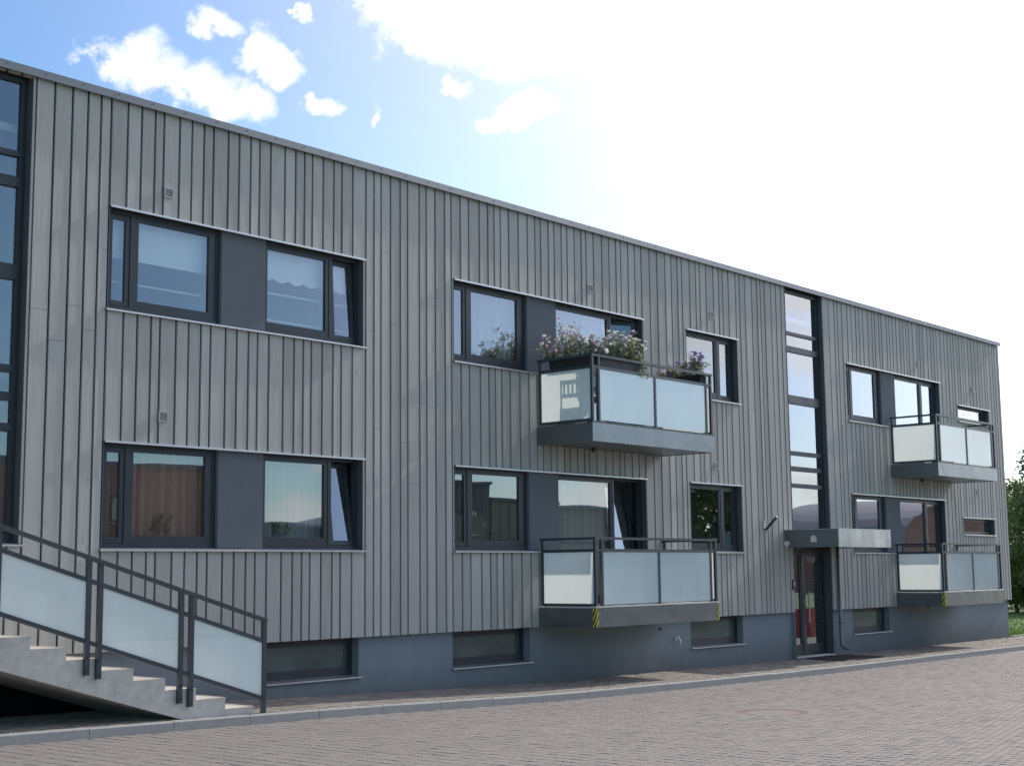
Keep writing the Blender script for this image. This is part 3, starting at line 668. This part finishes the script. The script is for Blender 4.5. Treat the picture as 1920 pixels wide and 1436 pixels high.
m = MB(); m.box(16.83, 16.93, -.03, -.002, 1.22, 1.42); ic = m.build('intercom', 'black_plastic', house); bx('keypad', 'grey_plastic', ic, 16.85, 16.91, -.033, -.0305, 1.30, 1.38)
mt = MB(); mt.v = []
mm = MB(); x0, x1, y0, y1 = 17.12, 18.95, -1.0, -.10
for (a, b) in ((x0, y0), (x1, y0), (x1, y1), (x0, y1)): mm.v.append((a, b, zp(a, b)+.001))
for (a, b) in ((x0+.01, y0+.01), (x1-.01, y0+.01), (x1-.01, y1-.01), (x0+.01, y1-.01)): mm.v.append((a, b, zp(a, b)+.018))
mm.f = [(4, 5, 6, 7), (0, 1, 5, 4), (1, 2, 6, 5), (2, 3, 7, 6), (3, 0, 4, 7), (3, 2, 1, 0)]
dmat = tag(mm.build('door_mat', 'mat_rubber'), 'black rubber doormat lying on the pavement before the entrance', 'doormat')
# vents, flag holder, tap
def vent(x, z, w=.14, h=.13):
    m = MB(); frame_mesh(m, x-w/2, x+w/2, z-h/2, z+h/2, .014, -.022, -.003); v = m.build('vent', 'grey_plastic', house)
    m = MB()
    for i in range(6):
        zz = z-h/2+.016+i*(h-.03)/6; m.prism([(-.018, zz), (-.004, zz+.012), (-.004, zz+.016), (-.018, zz+.004)], 'x', x-w/2+.013, x+w/2-.013)
    m.box(x-w/2+.012, x+w/2-.012, -.005, -.0025, z-h/2+.012, z+h/2-.012); m.build('louvre', 'vent_metal', v)
for x, z in ((.90, 6.67), (.885, 3.70), (10.02, 6.70), (14.0, 6.73), (14.0, 3.69), (23.45, 6.70), (26.75, 6.35), (23.45, 3.68), (26.75, 3.62)): vent(x, z)
fh = empty('flag_holder', (0, 0, 0), house)
MB().box(15.74, 15.90, -.012, -.001, 2.42, 2.66).build('base_plate', 'chrome', fh)
MB().tube([(15.80, -.02, 2.46), (15.86, -.26, 2.72)], .027, 10).build('socket', 'black_plastic', fh)
m = MB(); [m.tube([(a, -.012, z), (a, -.03, z)], .012, 6) for a, z in ((15.77, 2.62), (15.87, 2.62), (15.77, 2.45), (15.87, 2.45))]; m.build('bolt', 'chrome', fh)
tp = MB(); tp.tube([(12.60, .10, .37), (12.60, .02, .37), (12.60, -.01, .35), (12.60, -.01, .29)], .014, 8); tp.tube([(12.60, .03, .38), (12.60, .03, .42)], .010, 8); tp.box(12.56, 12.64, .02, .04, .42, .43); tp.tube([(12.60, .098, .37), (12.60, .088, .37)], .032, 10)
tp.build('water_tap', 'chrome', house)
MB().tube([(12.08, .099, .58), (12.08, .06, .58)], .022, 8).build('overflow_pipe', 'black_plastic', house)

# ------------------------------------------------------------------ concrete stair at the left
YS0, YS1 = -1.45, .085
stair = tag(empty('concrete_stair', (0, 0, 0)), 'concrete outside stair with frosted glass railing rising along the building', 'stair')
RUN, RISE = .4325, .137; NS = 14
m = MB(); prof = []
for i in range(NS):
    x = 1.26-RUN*i; z = .085+RISE*i
    prof += [(x, z-RISE), (x, z)]
xe = 1.26-RUN*NS
prof += [(xe-.9, .085+RISE*(NS-1)), (xe-.9, .085+RISE*(NS-1)-.33)]
prof += [(xe, .085+RISE*(NS-1)-.33), (.36, -.03), (.36, -.10), (1.26, -.10)]
prof[0] = (1.26, -.09)
# the flight as one casting, split into quads: side faces per step
def flight():
    m = MB()
    for i in range(NS):
        xr_ = 1.26-RUN*i; xl_ = xr_-RUN; zt = .085+RISE*i
        sof = lambda x: -.10 if x > .36 else -.03+(.36-x)*.298
        sub = [xl_, xr_] if not (xl_ < .36 < xr_) else [xl_, .36, xr_]
        for a, b in zip(sub, sub[1:]):
            k = len(m.v); za, zb = sof(a), (sof(b) if b <= .36 else -.10)
            if a >= .36: za = zb = -.10
            elif b == .36: zb = -.03
            m.v += [(a, YS0, za), (b, YS0, zb), (b, YS0, zt), (a, YS0, zt), (a, YS1, za), (b, YS1, zb), (b, YS1, zt), (a, YS1, zt)]
            m.f += [tuple(k+q for q in t_) for t_ in [(0, 1, 2, 3), (7, 6, 5, 4), (3, 2, 6, 7), (4, 5, 1, 0), (1, 5, 6, 2), (0, 3, 7, 4)]]
    zt = .085+RISE*(NS-1); m.box(xe-1.6, xe+.001, YS0, .0, zt-.3, zt)
    return m.build('flight', 'concrete', stair)
flight()
bx('stair_shade_wall', 'concrete', stair, xe-1.5, xe-1.3, YS0+.1, .09, -.5, .085+RISE*(NS-1)-.301)  # unseen wall below the landing, added to keep light out from under the stair
# nosing arris: slightly lighter worn lips on each step
for i in range(NS):
    x = 1.26-RUN*i; z = .085+RISE*i
    MB().box(x-.04, x+.006, YS0-.003, YS1+.002, z-.018, z+.003).build('step_nosing', 'concrete', stair)
rail = empty('railing', (0, 0, 0), stair); YR = -1.48
tr = lambda x: 2.2-.306*(x+2.16)
tm = lambda x: 1.955-.310*(x+2.16)
tb = lambda x: 1.285-.318*(x+2.13)
pairs = [(-4.83, -4.68), (-3.585, -3.435), (-2.34, -2.19), (-1.10, -.95), (.14, .29), (1.38,)]
for pr_ in pairs:
    for x in pr_:
        zb = gw(x)-.04 if len(pr_) == 1 else tb(x)-.36
        MB().box(x-.030, x+.030, YR-.022, YR+.022, zb, tr(x)-.015).build('post', 'rail', rail)
        if len(pr_) > 1:
            m = MB(); [m.tube([(x, YR-.022, zb+q), (x, YR-.032, zb+q)], .013, 6) for q in (.05, .20)]; m.build('bolt', 'frame', rail)
xs = -4.9
MB().beam((xs, YR, tr(xs)), (1.415, YR, tr(1.415)), .05, .045).build('handrail', 'rail', rail)
def bars(fn, name, h):
    e = [(-4.65, -3.615), (-3.555, -3.465), (-3.405, -2.37), (-2.31, -2.22), (-2.16, -1.13), (-1.07, -.98), (-.92, .11), (.17, .26), (.32, 1.35)]
    for a, b in e: MB().beam((a, YR, fn(a)), (b, YR, fn(b)), .034, h).build(name, 'rail', rail)
bars(tm, 'rail', .048); bars(tb, 'rail', .048)
for a, b in ((-4.65, -3.615), (-3.405, -2.37), (-2.16, -1.13), (-.92, .11), (.32, 1.35)):
    mm = MB(); q = [(a+.004, tb(a)+.022), (b-.004, tb(b)+.022), (b-.004, tm(b)-.022), (a+.004, tm(a)-.022)]
    mm.v = [(x, YR-.006, z) for x, z in q]+[(x, YR+.006, z) for x, z in q]; mm.f = [(0, 1, 2, 3), (7, 6, 5, 4), (1, 0, 4, 5), (2, 1, 5, 6), (3, 2, 6, 7), (0, 3, 7, 4)]
    frosted(mm, rail, (0, -1, 0))

# ------------------------------------------------------------------ things on the balcony
def disc_flower(m, c, n, r, rnd):
    n = Vector(n).normalized(); a = n.cross(Vector((0, 0, 1)))
    a = a.normalized() if a.length > .01 else Vector((1, 0, 0)); b = n.cross(a); k = len(m.v)
    m.v.append(tuple(c-n*r*.45)); N = 10
    for j in range(N):
        th = 2*math.pi*j/N; q = r*(1.0 if j % 2 == 0 else .80); m.v.append(tuple(c+a*math.cos(th)*q+b*math.sin(th)*q+n*r*.12*rnd.uniform(-1, 1)))
    for j in range(N): m.f.append((k, k+1+j, k+1+(j+1) % N)); m.t.append(rnd.random())
def leaf(m, p, d, ln, w, rnd):
    d = d.normalized(); s_ = d.cross(Vector((rnd.uniform(-1, 1), rnd.uniform(-1, 1), rnd.uniform(-1, 1))))
    s_ = s_.normalized() if s_.length > .01 else Vector((1, 0, 0)); k = len(m.v)
    m.v += [tuple(p), tuple(p+d*ln*.5+s_*w), tuple(p+d*ln), tuple(p+d*ln*.5-s_*w)]; m.f.append((k, k+1, k+2, k+3)); m.t.append(rnd.random())
def petunia(loc, h, spread, cols, nst, label, seed, droop=0.0):
    rnd = random.Random(seed); root = tag(empty('petunia', loc), label, 'flower', 'flowering plants on the balcony'); F = MB(); S = MB(); B = {c: MB() for c in cols}
    for i in range(nst):
        a = rnd.uniform(0, 6.28); r = rnd.uniform(.15, 1)**.7; hh = h*rnd.uniform(.45, 1.0)*(1.0 if rnd.random() < .85 else .4)
        tip = Vector((math.cos(a)*spread[0]*r, math.sin(a)*spread[1]*r, hh-droop*r*h)); base_ = Vector((math.cos(a)*spread[0]*r*.35, math.sin(a)*spread[1]*r*.3, -.02))
        mid = (base_+tip)/2+Vector((rnd.uniform(-.03, .03), rnd.uniform(-.03, .03), .05)); pts = [base_, mid, tip]
        S.tube(pts, [.004, .003, .002], 4)
        for q in range(12):
            f = rnd.random(); p = base_.lerp(mid, f*2) if f < .5 else mid.lerp(tip, f*2-1)
            leaf(F, p, Vector((rnd.uniform(-1, 1), rnd.uniform(-1, 1), rnd.uniform(-.4, .8))), rnd.uniform(.05, .10), rnd.uniform(.009, .018), rnd)
        for q in range(rnd.choice((0, 1, 1, 2))):
            c = rnd.choice(cols); nrm = (tip-Vector((0, 0, h*.4))).normalized()+Vector((rnd.uniform(-.6, .2), rnd.uniform(-.9, .2), rnd.uniform(-.1, .6)))
            disc_flower(B[c], tip+Vector((rnd.uniform(-.05, .05), rnd.uniform(-.05, .05), rnd.uniform(-.10, .02)*q+.01)), nrm, rnd.uniform(.028, .047), rnd)
    S.t = []; S.build('stems', 'leaf_flower', root); tag(F.build('leaves', 'leaf_flower', root), kind='stuff')
    for c in cols:
        if B[c].v: tag(B[c].build('blossoms', c, root), kind='stuff')
def planter_box(name, x0, x1, y0, y1, z0, z1, mat, label):
    root = tag(empty(name, ((x0+x1)/2, (y0+y1)/2, z0)), label, 'planter', 'flower boxes on the balcony rail'); cx, cy = (x1-x0)/2, (y1-y0)/2; m = MB(); h = z1-z0; q = .025; w = .012
    ring = [(-cx+q, -cy+q, 0), (cx-q, -cy+q, 0), (cx-q, cy-q, 0), (-cx+q, cy-q, 0), (-cx, -cy, h), (cx, -cy, h), (cx, cy, h), (-cx, cy, h), (-cx+w, -cy+w, h), (cx-w, -cy+w, h), (cx-w, cy-w, h), (-cx+w, cy-w, h), (-cx+w+.005, -cy+w+.005, h-.04), (cx-w-.005, -cy+w+.005, h-.04), (cx-w-.005, cy-w-.005, h-.04), (-cx+w+.005, cy-w-.005, h-.04)]
    m.v = ring; m.f = [(3, 2, 1, 0)]+[(a+i, a+(i+1) % 4, a+4+(i+1) % 4, a+4+i) for a in (0, 4, 8) for i in range(4)]; m.build('trough', mat, root)
    MB().box(-cx+.018, cx-.018, -cy+.018, cy-.018, h-.05, h-.035).build('soil', 'soil', root)
    m = MB()
    for a, b in ((-cx, -cy), (cx, -cy), (cx, cy), (-cx, cy)): pass
    frame_mesh_xy(m, -cx-.008, cx+.008, -cy-.008, cy+.008, .010, h-.022, h+.002); m.build('rim', mat, root)
def frame_mesh_xy(m, x0, x1, y0, y1, w, z0, z1):
    m.box(x0, x0+w, y0, y1, z0, z1); m.box(x1-w, x1, y0, y1, z0, z1); m.box(x0+w, x1-w, y0, y0+w, z0, z1); m.box(x0+w, x1-w, y1-w, y1, z0, z1)
Zb = 5.045
planter_box('flower_box', 8.545, 8.70, -1.10, -.20, Zb, 5.225, 'planter', 'black flower box full of white and pink petunias along the balcony side rail')
planter_box('flower_box', 8.74, 9.95, -1.125, -.965, Zb, 5.225, 'planter_grey', 'weathered grey flower box behind the front rail of the flower balcony')
planter_box('flower_box', 11.86, 12.04, -1.10, -.25, Zb, 5.215, 'planter', 'black flower box at the balcony side rail before the narrow window')
W_, K_, U_ = 'petal_white', 'petal_pink', 'petal_purple'
for i, (y, h, c, n) in enumerate([(-.22, .40, [W_, W_, W_, U_], 20), (-.42, .46, [W_, K_, K_], 22), (-.62, .64, [K_, K_, W_], 24), (-.82, .42, [K_, K_, W_], 22), (-1.00, .36, [K_, K_, W_], 20)]):
    petunia((8.62, y, 5.20), h*1.05, (.30, .21), c, n, ['white petunias at the wall end of the black side flower box', 'white and pink petunias next to the wall end of the side flower box', 'tall pink petunia rising highest from the side flower box', 'pale pink and white petunias in the side flower box before the corner', 'pink petunias at the railing corner of the side flower box'][i], 20+i)
for i, (x, h, c, n, dr) in enumerate([(8.9, .36, [W_, K_], 22, 0), (9.15, .46, [W_, W_], 20, 0), (9.42, .52, [K_, W_, W_], 24, 0), (9.68, .52, [U_, U_, W_, W_, K_], 24, 0), (9.90, .50, [W_, K_], 24, .0), (9.98, .22, [K_, W_], 18, 1.6)]):
    petunia((x, -1.05, 5.20), h*1.05, (.24, .19), c, n, ['pale petunias in the grey flower box by the railing corner', 'white petunias in the grey flower box', 'pink and violet petunias in the grey flower box', 'deep purple petunias in the grey flower box', 'white petunias at the far end of the grey flower box', 'petunia trailing down over the end of the grey flower box'][i], 40+i, dr)
for i, (y, h, c, n) in enumerate([(-.32, .26, [U_, K_], 18), (-.56, .24, [U_, K_], 18), (-.80, .34, [U_, U_, K_], 20), (-1.0, .44, [U_, U_], 24)]):
    petunia((11.93, y, 5.20), h, (.26, .22), c, n, ['pink petunias at the wall end of the far flower box', 'low violet petunias in the middle of the far flower box', 'violet petunias in the far flower box', 'tall violet petunias at the front of the far flower box'][i], 60+i)
# chair behind the frosted side panel
def chair(loc, rz):
    c = tag(empty('balcony_chair', loc), 'slatted wooden chair standing on the balcony behind the frosted side panel', 'chair'); c.rotation_euler = (0, 0, rz)
    for sx in (-1, 1):
        MB().beam((sx*.20, .20, 0), (sx*.20, .20, .44), .04, .04).build('leg', 'dark_wood', c); MB().beam((sx*.20, -.20, 0), (sx*.20, -.26, .90), .04, .04).build('leg', 'dark_wood', c)
    MB().box(-.23, .23, -.22, .24, .42, .455).build('seat', 'dark_wood', c)
    MB().box(-.20, .20, -.268, -.24, .84, .90).build('backrest_rail', 'dark_wood', c); MB().box(-.20, .20, -.258, -.232, .62, .67).build('backrest_rail', 'dark_wood', c)
    for i in range(4): x = -.135+i*.09; MB().box(x-.022, x+.022, -.255, -.236, .671, .839).build('backrest_slat', 'dark_wood', c)
chair((9.02, -.72, 4.085), R(-90))

# ------------------------------------------------------------------ curtains, blinds, houseplants
def curtain(x0, x1, z0, z1, y, label, mat='curtain', waves=9, amp=.035):
    m = MB(); n = waves*8; rnd = random.Random(int(x0*100)); ph = [rnd.uniform(0, 6) for _ in range(3)]
    for i in range(n+1):
        f = i/n; x = x0+(x1-x0)*f; yy = y+amp*math.sin(f*waves*6.283+ph[0]+.8*math.sin(f*9+ph[1]))
        m.v += [(x, yy, z0), (x, yy+amp*.3*math.sin(f*20+ph[2]), z1)]
    for i in range(n): m.f.append((2*i, 2*i+2, 2*i+3, 2*i+1))
    return tag(m.build('curtain', mat, None, True), label, 'curtain')
curtain(.10, 1.75, 2.05, 3.30, .31, 'thin reddish brown curtain in the lower window above the stair', 'brown_curtain', 10)
curtain(2.65, 3.85, 2.05, 3.30, .31, 'sheer white curtain behind the lower window beside the tilted sash')
curtain(6.95, 8.25, 5.05, 6.30, .31, 'sheer white curtain in the upper window left of the flower balcony', waves=7)
curtain(6.45, 6.9, 5.05, 6.30, .30, 'gathered white curtain in the narrow upper casement near the flower balcony', waves=4)
curtain(9.1, 10.7, 4.1, 6.30, .32, 'sheer white curtain behind the glazed wall of the flower balcony', waves=9)
curtain(9.1, 10.75, 1.1, 3.30, .34, 'white curtain with deep folds behind the glazed wall of the lower balcony', waves=8, amp=.05)
curtain(14.45, 14.9, 5.05, 6.30, .30, 'white curtain in the narrow upper sash right of the flower balcony', waves=4)
curtain(10.86, 11.0, 4.1, 6.05, .30, 'narrow white curtain hanging in the open door of the flower balcony', waves=2, amp=.03)
def blind(x0, x1, zt, zb, scallop, label, bars_):
    root = tag(empty('window_blind', ((x0+x1)/2, .27, zt)), label, 'blind'); m = MB(); n = 48; cx = (x0+x1)/2
    for i in range(n+1):
        f = i/n; x = x0+(x1-x0)*f-cx; z = zb-zt-(scallop*abs(math.sin(f*math.pi*6)) if scallop else 0); m.v += [(x, 0, z), (x, 0, 0)]
    for i in range(n): m.f.append((2*i, 2*i+2, 2*i+3, 2*i+1))
    m.build('fabric', 'blind_fabric', root)
    for z in bars_: MB().box(x0-cx, x1-cx, -.012, .012, z-zt-.012, z-zt+.012).build('bar', 'white_paint', root)
blind(.05, 1.78, 6.32, 5.74, 0, 'straight pale blind half drawn in the upper window above the stair', (5.43,))
blind(2.63, 4.35, 6.32, 5.86, .045, 'pale blind with scalloped hem in the upper window', (5.64, 5.25))
def houseplant(loc, h, n, label, seed):
    rnd = random.Random(seed); root = tag(empty('houseplant', loc), label, 'plant'); F = MB()
    for i in range(n):
        a = rnd.uniform(0, 6.28); d = Vector((math.cos(a)*.5, math.sin(a)*.25, rnd.uniform(.3, 1))); p = Vector((rnd.uniform(-.12, .12), rnd.uniform(-.05, .05), .12+h*rnd.uniform(.1, .75))); leaf(F, p, d, rnd.uniform(.09, .17), rnd.uniform(.025, .04), rnd)
    F.build('leaves', 'leaf_house', root); MB().tube([(0, 0, 0), (0, 0, .14)], [.05, .07], 12).build('pot', 'white_paint', root); MB().tube([(0, 0, .12), (0, 0, h*.7)], .006, 5).build('stem', 'leaf_house', root)
houseplant((7.55, .30, 2.03), .40, 34, 'leafy pale green houseplant on the sill of the lower window', 1)
houseplant((1.05, .26, 2.03), .28, 26, 'small green houseplant on the sill behind the brown curtain', 2)
houseplant((7.6, .26, 5.04), .34, 60, 'bushy dark houseplant on the sill of the upper window', 3)
houseplant((3.05, .25, 2.03), .22, 20, 'low houseplant on the sill before the white curtain', 4)

# ------------------------------------------------------------------ manhole in the yard
mh = tag(empty('manhole_cover', (MH[0], MH[1], zr(*MH))), 'round sunken manhole cover set in the brown paving', 'manhole')
def discm(r0, r1, z0, z1, n=40):
    m = MB()
    for i in range(n):
        a = 2*math.pi*i/n; c, s_ = math.cos(a), math.sin(a); m.v += [(c*r0, s_*r0, z0), (c*r1, s_*r1, z1)]
    for i in range(n): j = (i+1) % n; m.f.append((2*i, 2*i+1, 2*j+1, 2*j))
    return m
discm(.36, .50, -.003, .002).build('ring', 'rust', mh); discm(.50, .66, .002, .0005).build('surround', 'paver', mh); m = discm(.001, .36, -.003, -.003); m.build('lid', 'paver', mh)

# ------------------------------------------------------------------ trees and shrubs beyond the end of the building
def tree(name, loc, h, rad, trunk_h, nl, label, cat, mat, seed, lobes, leaf_s=.16, group=None):
    rnd = random.Random(seed); root = tag(empty(name, loc), label, cat, group); T = MB(); T.tube([(0, 0, -.3), (.05, .02, trunk_h*.6), (0, .05, trunk_h+.4), (.1, 0, h*.75)], [.05*h**.7, .04*h**.7, .03*h**.7, .03], 10)
    C = []
    for i in range(lobes):
        a = rnd.uniform(0, 6.28); f = rnd.random(); z = trunk_h+(h-trunk_h)*(.12+.76*f); r = rad*(math.sin(math.pi*(.18+.72*f)))*rnd.uniform(.35, .85)
        c = Vector((math.cos(a)*r, math.sin(a)*r, z)); C.append((c, rad*rnd.uniform(.22, .42)))
        T.tube([(0, .03, trunk_h*.8+(z-trunk_h)*.35), tuple(c*.55+Vector((0, 0, z*.42))), tuple(c)], [.035, .022, .008], 5)
    T.build('trunk', 'bark', root, True); F = MB()
    for i in range(nl):
        c, r = rnd.choice(C); d = Vector((rnd.gauss(0, 1), rnd.gauss(0, 1), rnd.gauss(0, .8))).normalized(); p = c+d*r*rnd.uniform(.45, 1.12)
        leaf(F, p, Vector((rnd.uniform(-1, 1), rnd.uniform(-1, 1), rnd.uniform(-1, .6))), leaf_s*rnd.uniform(.7, 1.3), leaf_s*rnd.uniform(.2, .34), rnd)
    tag(F.build('crown', mat, root), kind='stuff')
    return root
gl = lambda x, y: lz(x, y)
tree('broadleaf_tree', (54, 7.0, gl(54, 7.0)), 8.0, 3.4, 1.0, 24000, 'tall dark broadleaf tree behind the lawn at the end of the building', 'tree', 'leaf_tree', 1, 60, .20)
tree('broadleaf_tree', (60, 11.8, gl(60, 11)), 6.2, 2.6, 1.4, 12000, 'smaller broadleaf tree standing behind the tall tree', 'tree', 'leaf_tree', 2, 30, .20)
for i, (x, y, h, r) in enumerate([(50.6, 8.5, 3.0, 1.5), (49.8, 6.7, 2.7, 1.5), (49.2, 4.6, 3.0, 1.5), (53.0, 10.6, 3.2, 1.5)]):
    tree('shrub', (x, y, gl(x, y)), h, r, .12, 8000, ['rounded shrub nearest the corner of the building at the lawn edge', 'low rounded shrub between two taller shrubs under the tall tree', 'wide shrub under the side of the tall tree away from the building', 'shrub behind the others towards the smaller tree'][i], 'shrub', 'leaf_hedge', 10+i, 22, .13, 'shrubs along the lawn edge')

# ------------------------------------------------------------------ buildings across the yard (they show in the panes)
def block(name, label, x0, x1, y0, y1, h, mat, wins, doors=(), cap='cap_metal'):
    zb = -.6; r = tag(empty(name, ((x0+x1)/2, (y0+y1)/2, zb)), label, 'building'); cx, cy = (x0+x1)/2, (y0+y1)/2
    B_ = lambda a, b, c, d, e, f: (a-cx, b-cx, c-cy, d-cy, e-zb, f-zb)
    MB().box(*B_(x0, x1, y0, y1, zb, h)).build('wall', mat, r)
    MB().box(*B_(x0-.08, x1+.08, y0-.08, y1+.08, h, h+.14)).build('roof', cap, r)
    for (a, b, c, d) in wins:
        w = MB(); frame_mesh(w, a-cx, b-cx, c-zb, d-zb, .08, y1-cy, y1-cy+.05); wo_ = w.build('window', 'frame', r); MB().box(*B_(a+.08, b-.08, y1+.012, y1+.022, c+.08, d-.08)).build('pane', 'pane_glass', wo_); MB().box(*B_(a-.05, b+.05, y1+.001, y1+.12, c-.05, c-.005)).build('sill', 'alu', wo_)
    for (a, b, c, d, mt_) in doors: MB().box(*B_(a, b, y1+.001, y1+.06, c, d)).build('door', mt_, r)
    m = MB(); x = x0
    while x < x1-.2: m.box(*B_(x, x+.03, y1+.0005, y1+.03, -.3, h-.02)); x += .62
    tag(m.build('battens', mat, r), kind='stuff')
    return r
block('rust_red_house', 'rust red clad house across the yard, mirrored in the lower left panes', 6, 26.0, -42, -30, 5.7, 'rust_cladding', [(12, 13.4, 1.2, 2.6), (16, 17.4, 1.2, 2.6), (23.4, 24.7, 1.5, 2.2), (20.2, 21.2, 3.6, 4.6)], [(20.6, 22.0, -.3, 3.0, 'orange_door')])
block('dark_grey_house', 'dark grey house across the yard', 36.5, 41.4, -33.2, -30, 5.75, 'dark_cladding', [(37.2, 38.4, .9, 2.2), (39.3, 40.5, 3.4, 4.6)], [(37.0, 41.0, 3.0, 4.3, 'brown_cladding')])
block('brown_house', 'brown clad house beside the dark grey house', 41.5, 46.6, -36, -30, 5.02, 'brown_cladding', [(43.0, 44.0, 1.9, 3.2), (45.0, 46.0, 1.9, 3.2)])
def hall(name, label, cx, cy, w, d, h0, h1, mat):
    r = tag(empty(name, (cx, cy, -.6)), label, 'building'); n = 18; pr_ = [(-w/2, 0), (w/2, 0)]+[(w/2*math.cos(math.pi*i/n)*1.0, h0+(h1-h0)*math.sin(math.pi*i/n)) for i in range(n+1)]
    MB().prism(pr_, 'y', -d/2, d/2).build('wall', mat, r)
    m = MB(); p2 = [((w/2+.15)*math.cos(math.pi*i/n), h0+(h1-h0+.15)*math.sin(math.pi*i/n)) for i in range(n+1)]; p3 = [((w/2+.0)*math.cos(math.pi*i/n), h0+(h1-h0+.02)*math.sin(math.pi*i/n)) for i in reversed(range(n+1))]
    m.prism(p2+p3, 'y', -d/2-.3, d/2+.3).build('roof', 'roof_sheet', r)
    for i in range(5): a = -w*.36+i*w*.18; MB().box(a-w*.06, a+w*.06, d/2+.001, d/2+.05, 1.2, 2.8).build('window', 'frame', r)
hall('arched_hall', 'long low hall with arched sheet roof beyond the brown house', 60, -46, 26, 14, 4.4, 6.1, 'brown_cladding')
hall('arched_hall', 'arched hall far off towards the sun', 119, -45, 34, 14, 4.2, 8.4, 'rust_cladding')
hall('arched_hall', 'low dark shed with curved roof between the houses', 41.5, -50, 13.0, 10, 2.6, 4.9, 'dark_cladding')
for i, (x, y, h, r) in enumerate([(54.0, -25.0, 8.0, 2.6), (58.5, -27.5, 8.6, 2.9), (64, -29, 7.6, 2.7), (51.2, -28.5, 6.4, 1.5)]):
    tree('yard_tree', (x, y, gl(x, y)), h, r, 1.0, 6000, ['slender tree on the verge across the yard', 'tall full tree on the verge across the yard', 'broad tree at the back of the verge', 'small tree beside the brown house'][i], 'tree', 'leaf_tree', 30+i, 26, .30, 'trees on the verge')
cabn = tag(empty('utility_cabinet', (29.25, -6.2, gw(29)-.13)), 'red street cabinet standing at the edge of the yard', 'cabinet')
MB().box(-.27, .27, -.25, .25, 0, .78).build('body', 'red_paint', cabn); MB().box(-.30, .30, -.29, .29, .78, .83).build('lid', 'red_paint', cabn); MB().box(-.23, .23, .251, .262, .08, .74).build('door', 'red_paint', cabn)
